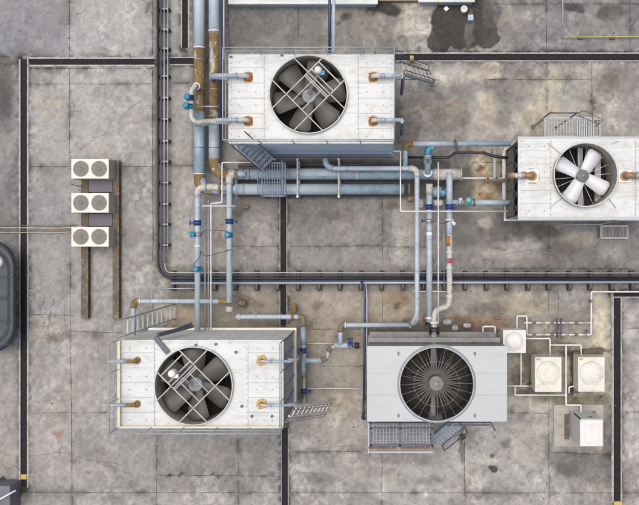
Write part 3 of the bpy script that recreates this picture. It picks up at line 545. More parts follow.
    ft.build('plinth', M['pad'], t)
    # stack with rolled lip
    st = MB(); depth = 1.15
    st.lathe((fc.x, fc.y), [(r*1.004, z-depth), (r*1.0, z-.3), (r*1.0, z+lip-.03), (r*1.005, z+lip), (r*1.03, z+lip+.005), (r*1.035, z+lip-.02), (r*1.02, z+.001)], 72)
    stk = st.build('fan_stack', M['well'], t)
    lp = MB(); lp.tube([(fc.x+r*1.02*math.cos(2*math.pi*k/72), fc.y+r*1.02*math.sin(2*math.pi*k/72), z+lip) for k in range(72)], .022, 8, closed=True); lp.build('lip', M[decm], stk)
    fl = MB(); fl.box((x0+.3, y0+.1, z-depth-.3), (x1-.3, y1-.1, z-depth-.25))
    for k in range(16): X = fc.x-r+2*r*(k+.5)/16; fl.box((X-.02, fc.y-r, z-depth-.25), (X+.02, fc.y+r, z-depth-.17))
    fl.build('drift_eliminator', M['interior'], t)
    return t, x0, x1, y0, y1, fc, r
def hub(t, fc, z, r, m='hub', seg=28):
    f = MB(); f.lathe((fc.x, fc.y), [(0.001, z+.11), (r*.25, z+.11), (r*.28, z+.08), (r*.92, z+.05), (r, z+.02), (r, z-.1)], seg)
    for k in range(8): a = 2*math.pi*k/8; f.cyl((fc.x+r*.62*math.cos(a), fc.y+r*.62*math.sin(a), 0), r*.07, z+.06, z+.09, 8)
    return f
def mech_bars(t, fc, r, z, motor_a, motor_m, ext):
    """four crossing support bars over the stack, motor platform and belt guard"""
    q = MB(); g = .405*r
    d1 = Vector((math.cos(R(45)), math.sin(R(45)), 0)); d2 = Vector((-d1.y, d1.x, 0)); C0 = Vector((fc.x, fc.y, z))
    s = math.sqrt(r*r-g*g)*1.02
    for a, b in ((d1, d2), (d2, d1)):
        for k in (-1, 1): q.bar(C0+b*g*k-a*s, C0+b*g*k+a*s, .036, .05)
    fr = q.build('support_bar', M['barm'], t)
    m = Vector((math.cos(R(motor_a)), math.sin(R(motor_a)), 0)); n = Vector((-m.y, m.x, 0)); q = MB()
    for k in (g*.80, g*.68): q.bar(C0+m*k-n*g, C0+m*k+n*g, .035, .04)
    for k in (-.42, .42): q.bar(C0+n*g*k-m*g, C0+n*g*k+m*g*.8, .03, .03)
    for k in (g*1.28, g*1.95): q.bar(C0+m*k-n*r*.42, C0+m*k+n*r*.42, .04, .04)
    for k in (-.41, .41): q.bar(C0+m*g*1.0+n*r*k, C0+m*g*2.15+n*r*k, .04, .04)
    q.build('motor_frame', M['hub'], t)
    P = C0 + m*g*1.50 + n*ext*r
    mo = MB(); mo.lathe((P.x, P.y), [(.001, z+.40), (.08, z+.39), (.125, z+.34), (.135, z+.26), (.135, z+.02)], 24)
    mo.build('motor', M[motor_m], t)
    mo = MB(); mo.box((P.x+.05, P.y-.16, z+.06), (P.x+.22, P.y-.02, z+.26)); mo.build('terminal_box', M['teal' if motor_m == 'clip' else 'galv'], t)
    b = MB(); b.bar(C0 - m*0 + Vector((0, 0, -.02)), P + Vector((0, 0, -.02)), .10, .03); b.build('belt_guard', M['blade'], t)
    return d1, d2, C0, g

ZT = 4.0
# upper left tower
t1, x0, x1, y0, y1, fc, r = tower('cooling_tower', (228.5, 394, 54.5, 143.5), ZT, 'large white tower at upper centre with crossing bars over its fan and blue front wall', (308.3, 94.3, 38.3), 'white', 'blue', 'louvre', 'bays')
q = MB(); blades(q, fc, ZT-.28, 6, .20, r*.95, .56, .92, 30, 12); q.build('fan_blade', M['blade'], t1)
hub(t1, fc, ZT-.2, .25).build('fan_hub', M['hub'], t1)
mech_bars(t1, fc, r, ZT+.15, 45, 'clip', .22)
railing(t1, x0, x1, y0, y1, ZT, 'WNS'); q = MB(); q.tube([(x1, y0, ZT+.6), (x1, y1, ZT+.6)], .018, 8); q.tube([(x1, y0, ZT+1.0), (x1, y1, ZT+1.0)], .02, 8); q.build('side_rail', M['rail'], t1)
for yy in (77, 121):
    p = W(248, yy, ZT+.03); nozzle(t1, (p.x, p.y), ZT, -1, W(216, yy, ZT+.24).x)
    p = W(373, yy, ZT+.03); nozzle(t1, (p.x, p.y), ZT, 1, W(402, yy, ZT+.24).x)
q = MB()
for xx, yy in ((231, 57), (282, 55.5), (283, 146), (337, 146), (340, 85), (340, 117)): p = W(xx, yy, ZT); q.box((p.x-.05, p.y-.03, ZT), (p.x+.05, p.y+.03, ZT+.05))
q.build('lifting_lug', M['raildk'], t1)
q = MB(); p = W(320, 160, 2.9); q.box((x0+.4, y0-.10, 1.5), (x1-.05, y0+.029, 1.62)); q.build('wall_ledge', M['bluedk'], t1)

# lower left tower
t4, x0, x1, y0, y1, fc, r = tower('cooling_tower', (119, 283.5, 340, 427), ZT, 'large white tower at lower left with crossing bars over the fan and cream back wall', (193.3, 386, 38.3), 'white', 'cream', 'louvre', 'bays', basin='cream')
q = MB(); blades(q, fc, ZT-.28, 6, .20, r*.95, .56, .92, 30, 34); q.build('fan_blade', M['blade'], t4)
hub(t4, fc, ZT-.2, .25).build('fan_hub', M['hub'], t4)
mech_bars(t4, fc, r, ZT+.15, 135, 'sticker', .10)
railing(t4, x0, x1, y0, y1, ZT, 'WSE')
q = MB(); a = .07; q.box((x0-.02, y0-.02, ZT+.001), (x0+a, y1, ZT+.11)); q.box((x0+a, y0-.02, ZT+.001), (x1, y0+a-.02, ZT+.11)); q.build('deck_kerb', M['kerb'], t4)
for yy in (360.5, 404):
    p = W(137, yy, ZT+.03); nozzle(t4, (p.x, p.y), ZT, -1, W(108, yy, ZT+.24).x, ('copper', 'gold'), r=.06, sq=.22, round_base=True, cap='gold')
    p = W(261.5, yy, ZT+.03); nozzle(t4, (p.x, p.y), ZT, 1, W(292, yy, ZT+.24).x, ('yellow', 'rust'), r=.046, pm='pipe')
for xx, yy in ((252, 416), (272, 416), (236, 352), (196, 345), (216, 344), (242, 406)): p = W(xx, yy, ZT); q = MB(); q.cyl((p.x, p.y, 0), .05, ZT, ZT+.07, 10); q.build('vent_cap', M['raildk'], t4)
q = MB()
for k in range(3): p = W(160+k*6, 336+k*6, ZT+.1)
a = W(155, 337, ZT+.08); b_ = W(168, 353, ZT+.08); q.bar(a, b_, .17, .08); a2 = W(158, 335, ZT+.08); q.bar(a2, W(192, 326, 2.2), .14, .08); q.bar(a, W(192, 323, 2.0), .05, .05); q.build('cable_chute', M['raildk'], t4)
q = MB()
for k in range(2): q.box((x0+(x1-x0)*(.03+.5*k), y1-.09, ZT-.0), (x0+(x1-x0)*(.48+.5*k), y1-.04, ZT+.05))
q.build('back_kerb', M['white'], t4)

# lower centre tower (spoked guard)
Z3 = 3.3
t3, x0, x1, y0, y1, fc, r = tower('cooling_tower', (367, 507, 346, 421.5), Z3, 'pale grey tower at lower centre with round spoked wire guard over its fan', (436.8, 384.3, 36.4), 'white3', 'ledge', 'louvre', 'plain', lip=.10, basin='ledge')
q = MB(); blades(q, fc, Z3-.55, 40, .22, r*.80, .085, .004, 14, 6, twist=.3, rnd=.5); q.build('fan_blade', M['blade3t'], t3)
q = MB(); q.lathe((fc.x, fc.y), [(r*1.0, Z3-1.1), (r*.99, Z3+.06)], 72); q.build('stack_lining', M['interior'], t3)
hub(t3, fc, Z3-.1, .27).build('fan_hub', M['blade3'], t3)
q = MB()
for k in range(24):
    a = 2*math.pi*k/24+.02; u = Vector((math.cos(a), math.sin(a), 0)); q.tube([Vector((fc.x, fc.y, Z3-.02))+u*.25, Vector((fc.x, fc.y, Z3+.10))+u*r*1.01], .006, 6)
for rr in (.62,): q.tube([(fc.x+r*rr*math.cos(2*math.pi*k/64), fc.y+r*rr*math.sin(2*math.pi*k/64), Z3+.045) for k in range(64)], .005, 6, closed=True)
q.build('wire_guard', M['mesh'], t3)
q = MB(); q.box((fc.x-.17, fc.y-r*.98, Z3-.80), (fc.x+.0, fc.y+r*.98, Z3-.64)); q.build('motor_beam', M['grey'], t3)
q = MB(); q.lathe((fc.x, fc.y), [(r*1.035, Z3+.08), (r*1.075, Z3+.03), (r*1.09, Z3+.001)], 72)
for k in range(24): a = 2*math.pi*k/24; q.cyl((fc.x+r*1.06*math.cos(a), fc.y+r*1.06*math.sin(a), 0), .015, Z3+.04, Z3+.07, 6)
q.build('stack_ring', M['hub'], t3)
q = MB(); q.box((x0+.05, y1+.004, 2.1), (x1-.1, y1+.18, 2.25)); q.box((x0+.05, y1+.004, .9), (x1-.1, y1+.26, 1.05)); q.build('back_ledge', M['ledge'], t3)

# upper right tower (open white fan)
Z2 = 3.4
t2, x0, x1, y0, y1, fc, r = tower('cooling_tower', (518, 668, 139, 217), Z2, 'white tower at the right edge with four broad white blades in an open round stack', (586, 174.7, 31.2), 'white', 'white3', 'open', 'bays', lip=.30, basin='galv')
q = MB(); blades(q, (fc.x, fc.y, 0), Z2-.25, 4, .18, r*.93, .40, .60, 12, 60, twist=.2, rnd=.13); q.build('fan_blade', M['bladew'], t2)
hub(t2, fc, Z2-.16, .22).build('fan_hub', M['mesh'], t2)
q = MB()
for k in range(20):
    a = 2*math.pi*k/20+.1; u = Vector((math.cos(a), math.sin(a), 0)); q.tube([Vector((fc.x, fc.y, Z2-.5))+u*.2, Vector((fc.x, fc.y, Z2-.42))+u*r*.98], .009, 6)
q.build('wire_guard', M['bladew'], t2)
q = MB(); q.box((fc.x-.02, fc.y-r*.98, Z2-1.0), (fc.x+.16, fc.y+r*.98, Z2-.82)); q.box((fc.x+r*.55, fc.y-r*.8, Z2-1.0), (fc.x+r*.75, fc.y+r*.8, Z2-.82)); q.build('motor_beam', M['hub'], t2)
for ax, ay, bx, by in ((548, 143, 560, 153), (611, 144, 619, 141), (549, 208, 562, 198), (609, 199, 616, 208)):
    q = MB(); q.bar(W(ax, ay, Z2+.015), W(bx, by, Z2+.05), .03, .03); q.build('stack_stay', M['hub'], t2)
for sx, dx, ex in ((532, -1, 514), (625, 1, 652)):
    p = W(sx, 176, Z2+.03); i = nozzle(t2, (p.x, p.y), Z2, dx, W(ex, 176, Z2+.24).x, ('cream', 'copper'), r=.10, sq=.46, pm='pipel', cap='copper')
    q = MB(); q.tube([(W(ex, 176, Z2+.24).x, p.y, Z2+.24), (W(ex, 176, Z2+.24).x+dx*.1, p.y, Z2+.24), (W(ex, 176, Z2+.24).x+dx*.12, p.y, Z2-.2)], .12, 14, .1); q.build('end_elbow', M['copper'], i)
q = MB(); q.box((x0, y0-.10, Z2-.12), (x1, y0-.002, Z2-.02)); q.build('gutter', M['white3'], t2); q = MB(); q.box((x0, y1+.002, Z2-.10), (x1, y1+.09, Z2-.02)); q.build('gutter', M['white3'], t2)

# low casings just showing along the top edge
for x0_, x1_, yb, z, lb in ((228, 378, 4.3, .5, 'long low white casing with rounded corner along the top border, behind the upper tower'), (418, 475, 2.2, .5, 'pale casing peeping over the top border above the big dark wet stain')):
    a = W(x0_, yb, z); c = W(x1_, -70, z); t = thing('equipment_casing', ((a.x+c.x)/2, (a.y+c.y)/2, 0), lb, 'casing')
    q = MB(); q.bbox((a.x+.03, a.y+.03, 0), (c.x-.03, c.y, z-.04), .12); q.build('wall', M['pipe'], t)
    q = MB(); q.bbox((a.x, a.y, z-.039), (c.x, c.y+.03, z), .03, seg=3); q.build('cover', M['white'], t)
    q = MB(); q.box((a.x+.8, a.y-.012, z-.16), (a.x+1.0, a.y+.029, z-.06)); q.build('latch', M['yellow'], t)
a = W(378.5, 1.2, .2); c = W(417.5, -60, .2); q = MB(); q.box((a.x, a.y, 0), (c.x, c.y, .2)); o = q.build('concrete_step', M['tan'], None, ((a.x+c.x)/2, (a.y+c.y)/2, 0)); tag(o, 'brown stained step between the two pale casings on the top border', 'step')

# ---------------------------------------------------------------- ladders and platforms
def ladder(a, b, w, label, n=9, handrail=True, m='galv', rm='raildk', tread=.09):
    """a top, b foot (world); w width"""
    a = Vector(a); b = Vector(b); t = thing('ladder', (b.x, b.y, 0), label, 'ladder', 'steel ladders and stairs of the towers')
    h = Vector((b.x-a.x, b.y-a.y, 0)).normalized(); s = Vector((-h.y, h.x, 0))
    for k in (-1, 1): q = MB(); q.bar(a+s*k*w/2, b+s*k*w/2, .05, .10); q.build('stringer', M[m], t)
    for i in range(n):
        p = a.lerp(b, (i+.6)/n); q = MB(); q.bar(p-s*w/2, p+s*w/2, tread, .03); q.build('rung', M[m], t)
    if handrail:
        for k in (-1, 1):
            up = Vector((0, 0, .9)); q = MB(); o_ = s*k*(w/2+.03); q.tube([a+o_, a+o_+up, b+o_+up*.9, b+o_+Vector((0, 0, .05))], .017, 8, .12); q.tube([a+o_+up*.5, b+o_+up*.45], .012, 6); q.build('handrail', M[rm], t)
    for k in (-1, 1):
        q = MB(); p = b+s*k*w/2; q.box((p.x-.10, p.y-.08, 0), (p.x+.10, p.y+.08, max(.1, b.z))); q.build('foot', M['pad'], t)
    return t
a = W(401, 68, ZT-.1); b_ = W(431, 77, .1); ladder((a.x, a.y, a.z), (b_.x, b_.y-.0, .1), .52, 'grey steel ladder with rungs leaning off the right side of the upper tower', m='hub', tread=.05, n=7)
a = W(292, 411, ZT-.2); b_ = W(329, 407, .1); ladder((a.x, a.y, a.z), (b_.x, b_.y, .1), .42, 'pale ladder leaning off the right side of the lower left tower toward bare concrete', m='pipew', rm='galv', tread=.04)

def platform(name, x0, x1, y0, y1, z, label, posts=True, rails='', gm='gratelt', n=0, fm='raildk', legs=True, sp=.055):
    a = W(x0, y1, z); c = W(x1, y0, z); t = thing(name, ((a.x+c.x)/2, (a.y+c.y)/2, 0), label, 'platform')
    q = MB(); m = int((c.x-a.x)/sp)
    for i in range(m+1): X = a.x+(c.x-a.x)*i/m; q.box((X-.014, a.y, z-.03), (X+.014, c.y, z))
    for i in range(6): Y = a.y+(c.y-a.y)*(i+.5)/6; q.box((a.x, Y-.01, z-.045), (c.x, Y+.01, z-.031))
    q.build('grating', M[gm], t)
    q = MB()
    for (p, s) in (((a.x, a.y), (c.x, a.y)), ((a.x, c.y), (c.x, c.y)), ((a.x, a.y), (a.x, c.y)), ((c.x, a.y), (c.x, c.y))): q.bar((*p, z-.07), (*s, z-.07), .05, .13)
    q.build('frame', M[fm], t)
    if legs:
        for X in (a.x, c.x):
            for Y in (a.y, c.y): q = MB(); q.bar((X, Y, 0), (X, Y, z-.13), .06); q.build('leg', M[fm], t)
    if rails: railing(t, a.x, c.x, a.y, c.y, z, rails, h=1.0, m=fm, r=.018)
    return t, a, c
# crossover over the twin pipes
pf, a, c = platform('crossover_platform', 262, 285, 163, 196, 1.55, 'blue grey walkway with side rails crossing over the twin big pipes', rails='WE', gm='bluemid', fm='bluemid', sp=.09)
a = W(238, 143, ZT-.2); b_ = W(262, 166, 1.6)
t = thing('stair', (b_.x, b_.y, 0), 'bluish steel stair with dark handrails between the upper tower deck and crossover walkway', 'stair', 'steel ladders and stairs of the towers')
A = Vector((a.x+.15, a.y+.05, ZT-.15)); B = Vector((b_.x+.25, b_.y+.05, 1.6)); hd = Vector((B.x-A.x, B.y-A.y, 0)).normalized(); sd_ = Vector((-hd.y, hd.x, 0))
for k in (-1, 1):
    q = MB(); q.bar(A+sd_*k*.3, B+sd_*k*.3, .05, .14); q.build('stringer', M['blue'], t)
    q = MB(); q.tube([A+sd_*k*.33, A+sd_*k*.33+Vector((0, 0, .9)), B+sd_*k*.33+Vector((0, 0, .9)), B+sd_*k*.33], .02, 8, .1); q.tube([A+sd_*k*.33+Vector((0, 0, .45)), B+sd_*k*.33+Vector((0, 0, .45))], .015, 8); q.build('handrail', M['raildk'], t)
for i in range(7): p = A.lerp(B, (i+.5)/7); q = MB(); q.bar(p-sd_*.3, p+sd_*.3, .14, .03); q.build('tread', M['bluemid'], t)
# platform behind the right tower
pf, a, c = platform('service_platform', 545, 600, 118, 136.5, 2.5, 'grey grating platform with railings behind the white fan tower on the right', rails='', gm='hub', sp=.11, fm='rail', legs=True)
q = MB()
P = [W(551, 112, 3.5), W(583, 112, 3.5), W(603, 119.5, 3.5), W(595, 127, 3.3)]
q.tube([W(551, 113, 3.5), W(577, 113, 3.5)], .022, 8); q.tube([W(577, 113.5, 3.5), W(584, 110.5, 3.5), W(603.5, 120, 3.5), W(595, 127, 3.3)], .02, 8); q.tube([W(579, 116, 3.1), W(598, 124, 3.1)], .016, 8); q.build('guard_rail', M['raildk'], pf)
for (x, y) in ((551, 112), (577, 113)): p = W(x, y, 3.5); q = MB(); q.tube([(p.x, p.y, 0), (p.x, p.y, 3.5)], .026, 8); q.cyl((p.x, p.y, 0), .09, 0, .03, 12); q.build('post', M['raildk'], pf)
A = W(590, 128, 2.5); 
for i in range(8): X = W(578+i*2.3, 128, 2.75); q = MB(); q.box((X.x-.022, W(0, 137, 2.75).y, 2.62+.0*i), (X.x+.022, W(0, 119, 2.75).y, 2.66)); q.build('tread', M['rail'], pf)
q = MB(); p = W(593, 117, 2.6); c2 = W(556, 126, 2.6); q.box((p.x, p.y-.12, 2.505), (p.x+.3, p.y+.1, 2.6)); q.build('hatch_cover', M['pad'], pf)
# platform in front of the right tower (low pipes and mesh)
pf, a, c = platform('service_platform', 601, 628, 226, 238, .35, 'low pale mesh step below the front edge of the right hand white tower', gm='pad', fm='galv', legs=True)
# platform in front of the centre tower
pf, a, c = platform('service_platform', 370, 433, 423.5, 446, 2.1, 'blue grey grating balcony in front of the tower with the spoked fan guard', gm='gratelt', fm='raildk', sp=.12)
q = MB(); q.box((a.x-.06, a.y-.11, 2.02), (c.x+.05, a.y-.04, 2.06)); q.build('toe_board', M['pinkst'], pf)
q = MB(); q.box((a.x-.08, a.y-.30, 1.86), (c.x+.02, a.y-.24, 1.94)); q.box((a.x-.08, a.y-.30, 1.94), (a.x-.03, c.y, 2.02)); q.build('edge_rail', M['rail'], pf)
q = MB()
for X in (a.x+.03, (a.x+c.x)/2-.05, c.x-.03): q.bar((X, a.y, 2.14), (X, c.y, 2.14), .07, .06)
q.bar((a.x, a.y+(c.y-a.y)*.80, 2.14), (c.x, a.y+(c.y-a.y)*.80, 2.14), .05, .06); q.bar((a.x, a.y+.04, 2.14), (c.x, a.y+.04, 2.14), .06, .06); q.build('cross_beam', M['raildk'], pf)
# stair beside it
t = thing('stair', W(440, 440, 0), 'dark steel stair climbing to the balcony in front of the spoked fan tower', 'stair', 'steel ladders and stairs of the towers')
A = W(458, 423, 2.1); B = W(436, 441, .1); hd = Vector((B.x-A.x, B.y-A.y, 0)).normalized(); sd_ = Vector((-hd.y, hd.x, 0))
for k in (-1, 1):
    q = MB(); q.bar(A+sd_*k*.28, B+sd_*k*.28, .04, .12); q.build('stringer', M['bluedk'], t)
    q = MB(); q.tube([A+sd_*k*.3, A+sd_*k*.3+Vector((0, 0, .9)), B+sd_*k*.3+Vector((0, 0, .9)), B+sd_*k*.3], .02, 8, .08); q.build('handrail', M['raildk' if k > 0 else 'rail'], t)
for i in range(9): p = A.lerp(B, (i+.5)/9); q = MB(); q.bar(p-sd_*.28, p+sd_*.28, .11, .03); q.build('tread', M['gratelt'], t)
t = thing('guard_rail', W(475, 425, 0), 'dark low rail running right from the balcony stair under the pale tower edge', 'railing')
q = MB(); q.tube([W(447, 422.5, 2.3), W(491, 422.5, 2.3), W(495.5, 431, 2.3)], .026, 8, .05); q.tube([W(447, 425, 2.0), W(490, 425, 2.0)], .02, 8); q.build('rail', M['raildk'], t)
for x in (460, 490): p = W(x, 422.5, 2.3); q = MB(); q.tube([(p.x, p.y, 0), (p.x, p.y, 2.3)], .022, 8); q.build('post', M['raildk'], t)
p = W(462, 431, 2.0); q = MB(); q.tube([W(460, 422.5, 2.3), W(463.5, 431, 2.3)], .02, 8); q.build('brace', M['raildk'], t)
# stair on the lower left tower's back corner
t = thing('stair', W(160, 322, 0), 'pale railed stair slanting from the back left corner of the lower left tower', 'stair', 'steel ladders and stairs of the towers')
A = W(124, 336, ZT); B = W(192, 318, .3)
A = Vector((A.x, A.y+.30, ZT-.1)); B = Vector((B.x-.6, A.y+.28, .3)); sd_ = Vector((0, 1, 0))
for k in (-1, 1):
    q = MB(); q.bar(A+sd_*k*.28, B+sd_*k*.28, .03, .08); q.build('stringer', M['rail'], t)
    q = MB(); o_ = sd_*k*.3; up = Vector((0, 0, .95)); q.tube([A+o_, A+o_+up, B+o_+up, B+o_], .017, 8, .1); q.tube([A+o_+up*.5, B+o_+up*.5], .013, 8)
    for i in range(1, 5): p = A.lerp(B, i/5)+o_; q.tube([p, p+up], .013, 8)
    q.build('handrail', M['hub'], t)
for i in range(11): p = A.lerp(B, (i+.5)/11); q = MB(); q.bar(p-sd_*.28, p+sd_*.28, .055, .025); q.build('tread', M['rail'], t)

# ---------------------------------------------------------------- pipes
def pipe(label, pts, r, m='pipe', fil=.22, seg=16, group='pipes between the towers', name='pipe', cat='pipe'):
    P = [W(*p) for p in pts]; t = thing(name, (P[0].x, P[0].y, 0), label, cat, group)
    q = MB(); q.tube(P, r, seg, fil)
    if r > .08:
        for a, b_ in zip(P, P[1:]):
            l = (b_-a).length; d = (b_-a).normalized(); k = .75
            while k < l-.5:
                c = a+d*k; q.tube([c-d*.012, c+d*.012], r+.007, 16, mi=1); k += random.uniform(.95, 1.15)
    q.build('pipe_body', [M[m], M['hub']], t); return t
def ringp(t, x, y, z, d, r, w=.06, m='galv', name='flange'):
    p = W(x, y, z); d = Vector(d).normalized(); q = MB(); q.tube([p-d*w/2, p+d*w/2], r, 20); o = q.build(name, M[m], t)
    return o
def sleeve(t, a, *args):
    """sleeve(t, a, b, r, mat, name) between two points, or sleeve(t, [points], r, mat, name, fillet)"""
    if isinstance(a, list): pts = a; rest = args
    else: pts = [a, args[0]]; rest = args[1:]
    r, m = rest[0], rest[1]; name = rest[2] if len(rest) > 2 else 'sleeve'; fil = rest[3] if len(rest) > 3 else 0
    q = MB(); q.tube([W(*p) for p in pts], r, 16, fil); return q.build(name, M[m], t)
def valve(t, x, y, z, d, r, m='navyv', wheel=None, wm=None, wr=.11, act=False):
    """valve body with two flanges; wheel = world direction of its spindle"""
    p = W(x, y, z); d = Vector(d).normalized(); q = MB()
    q.tube([p-d*.10, p-d*.065], r*1.45, 18); q.tube([p+d*.065, p+d*.10], r*1.45, 18); q.tube([p-d*.065, p-d*.03, p, p+d*.03, p+d*.065], [r*1.1, r*1.35, r*1.42, r*1.35, r*1.1], 18)
    v = q.build('valve', M[m], t)
    if wheel is not None:
        w = Vector(wheel).normalized(); e = p+w*(r*1.4+.12); q = MB(); q.tube([p+w*r, e], .022, 8)
        u = w.orthogonal().normalized(); s = w.cross(u)
        q.tube([e+(u*math.cos(2*math.pi*k/20)+s*math.sin(2*math.pi*k/20))*wr for k in range(20)], .016, 8, closed=True)
        for k in range(3): a = 2*math.pi*k/3; q.tube([e, e+(u*math.cos(a)+s*math.sin(a))*wr], .01, 6)
        q.build('handwheel', M[wm or m], v)
    if act:
        w = Vector(act).normalized(); e = p+w*(r*1.2); q = MB(); q.tube([e, e+w*.06, e+w*.16, e+w*.20], [.085, .115, .115, .06], 16); q.build('actuator', M[wm or m], v)
    return v
X_, Y_, Z_ = (1, 0, 0), (0, 1, 0), (0, 0, 1)
ZP, RB = .75, .205
pl = pipe('big pale and brown pipe bending right at its foot into the lower twin pipe', [(199.3, -40, ZP), (199.3, 189.3, ZP), (404, 189.3, ZP)], RB, 'pipeb', .62)
sleeve(pl, (199.3, -40, ZP), (199.3, 47, ZP), RB+.012, 'pipe'); sleeve(pl, (199.3, 47, ZP), (199.3, 150, ZP), RB+.006, 'gold', 'coated_section')
sleeve(pl, (199.3, 112, ZP), (199.3, 174, ZP), RB+.010, 'pipeb')
sleeve(pl, [(199.3, 173, ZP), (199.3, 189.3, ZP), (212, 189.3, ZP)], RB+.015, 'gold', 'elbow', .60)
ringp(pl, 199.3, 48, ZP, Y_, RB+.025, .06, 'clip', 'band'); ringp(pl, 199.3, 174, ZP, Y_, RB+.025, .05, 'clip', 'band'); ringp(pl, 199.3, 148, ZP, Y_, RB+.02, .02, 'raildk', 'band')
sleeve(pl, (236, 189.3, ZP), (341, 189.3, ZP), RB+.012, 'pipe'); 
for x in (244, 341, 409): ringp(pl, x, 189.3, ZP, X_, RB+.03, .07, 'tan' if x > 400 else 'hub', 'band')
pr = pipe('big brown coated pipe bending right at its foot into the upper twin pipe', [(214.3, -40, ZP), (214.3, 174.5, ZP), (462, 174.5, ZP)], RB, 'pipeb', .62)
sleeve(pr, (214.3, -40, ZP), (214.3, 31, ZP), RB+.012, 'pipe'); sleeve(pr, (214.3, 31, ZP), (214.3, 121, ZP), RB+.006, 'gold', 'coated_section')
sleeve(pr, (214.3, 126, ZP), (214.3, 160, ZP), RB+.01, 'pipe')
sleeve(pr, [(214.3, 159, ZP), (214.3, 174.5, ZP), (229, 174.5, ZP)], RB+.015, 'gold', 'elbow', .60)
ringp(pr, 214.3, 31.5, ZP, Y_, RB+.025, .06, 'clip', 'band'); ringp(pr, 214.3, 148, ZP, Y_, RB+.02, .02, 'raildk', 'band')
for x in (244, 250): ringp(pr, x, 174.5, ZP, X_, RB+.02, .03, 'raildk', 'band')
sleeve(pr, (285, 173.8, ZP), (356, 173.8, ZP), RB+.010, 'pipe'); ringp(pr, 357, 173.8, ZP, X_, RB+.03, .09, 'pipel', 'band'); sleeve(pr, (434, 174.5, ZP), (462, 174.5, ZP), RB+.02, 'pipel', 'end_section'); ringp(pr, 461, 174.5, ZP, X_, RB+.07, .06, 'hub', 'end_flange')
a = W(238, 196, .1); c = W(402, 165, .1); q = MB(); q.box((a.x, a.y, .02), (c.x, c.y, .06)); q.box((a.x, a.y, .06), (c.x, a.y+.05, .16)); q.box((a.x, c.y-.05, .06), (c.x, c.y, .16)); o = q.build('tray_or_shade_sheet', M['black'], None, ((a.x+c.x)/2, (a.y+c.y)/2, 0)); tag(o, 'long dark sheet standing in for shade under the twin big pipes', 'tray')  # black sheet added below the twin pipes to imitate the shade between them
for i, x in enumerate((300, 340)):
    p = W(x, 182, .2); t = thing('pipe_support', (p.x, p.y, 0), ['steel frame under the twin pipes beneath the middle of the upper tower', 'steel frame under the twin pipes below the fan\'s right edge'][i], 'pipe support')
    ya, yb = W(0, 197, .9).y, W(0, 160, .9).y
    for yy in (ya, yb): q = MB(); q.bar((p.x, yy, 0), (p.x, yy, 1.15), .07); q.build('upright', M['galv'], t)
    q = MB(); q.bar((p.x, ya, .48), (p.x, yb, .48), .09, .09); q.build('crossbeam', M['bluedk'], t)
    q = MB(); q.bar((p.x+.004, ya, 1.12), (p.x+.004, yb, 1.12), .06, .05); q.build('top_bar', M['pipel'], t)
# second dark ledge line: two rails in the shade of the tower
t = pipe('thin dark pipe in the shade between the upper tower and the twin pipes', [(288, 165, .5), (398, 165, .5)], .035, 'raildk')

g2 = 'medium blue grey pipes'
# riser from left-hand pipe
pv = pipe('pale pipe with three blue valves running down to the lower left tower', [(232, 188.5, .95), (208, 186.8, .95), (197.5, 188.5, .95), (197.5, 331, .95)], .115, 'pipe', .30, group=g2)
sleeve(pv, [(226, 188, .95), (208, 186.8, .95), (197.5, 188.5, .95), (197.5, 198, .95)], .135, 'pipel', 'elbow', .30)
ringp(pv, 206, 187, .95, X_, .19, .06, 'hub'); ringp(pv, 220, 188, .95, X_, .20, .08, 'tan'); ringp(pv, 197.5, 195, .95, Y_, .17, .06, 'galv')
valve(pv, 197.5, 223, .95, Y_, .115, 'navyv', (-1, 0, .15)); valve(pv, 197.5, 234.5, .95, Y_, .115, 'galv', None, 'teal', act=(-.6, 0, .8)); valve(pv, 198, 269, .95, Y_, .115, 'teal', None, 'teal', act=(-.1, 0, 1))
ringp(pv, 197.5, 246, .95, Y_, .125, .08, 'clip', 'band')
pw = pipe('pale pipe running down from the dirty elbow left of the crossover walkway', [(246, 174, 1.0), (229.3, 174, 1.0), (229.3, 303, 1.0)], .115, 'pipe', .26, group=g2)
sleeve(pw, [(238, 174, 1.0), (229.3, 174, 1.0), (229.3, 184, 1.0)], .15, 'pipel', 'elbow', .26); ringp(pw, 236, 174, 1.0, X_, .19, .10, 'tan')
valve(pw, 229.5, 221.5, 1.0, Y_, .115, 'navyv', (1, 0, .1), wr=.06); valve(pw, 229, 235, 1.0, Y_, .115, 'teal', None, 'teal', act=(.0, 0, 1)); ringp(pw, 229.3, 250, 1.0, Y_, .125, .03, 'raildk', 'band'); ringp(pw, 229.3, 309, .85, Y_, .15, .2, 'pipel', 'end_section')
ph = pipe('level pale pipe with brown ends above the stair of the lower left tower', [(228, 301.3, .9), (133.5, 301.3, .9), (133.5, 338, .9)], .095, 'pipe', .18, group=g2)
sleeve(ph, (218.5, 301.3, .9), (230.5, 301.3, .9), .115, 'gold', 'end_elbow'); sleeve(ph, [(139.5, 301.3, .9), (133.5, 301.3, .9), (133.5, 308, .9)], .125, 'gold', 'elbow', .18); ringp(ph, 140, 301.3, .9, X_, .12, .06, 'clip', 'band')
pk = pipe('short level pale pipe with a brown band above the cream wall of the tower', [(237, 316.8, .05), (237, 316.8, .8), (303.5, 316.8, .8), (303.5, 376, .8)], .095, 'pipe', .18, group=g2)
sleeve(pk, (291, 316.8, .8), (294, 316.8, .8), .125, 'gold', 'band'); sleeve(pk, [(298, 316.8, .8), (303.5, 316.8, .8), (303.5, 327, .8)], .115, 'tan', 'elbow', .16); ringp(pk, 239, 316.8, .8, X_, .12, .15, 'pipel', 'end_section')
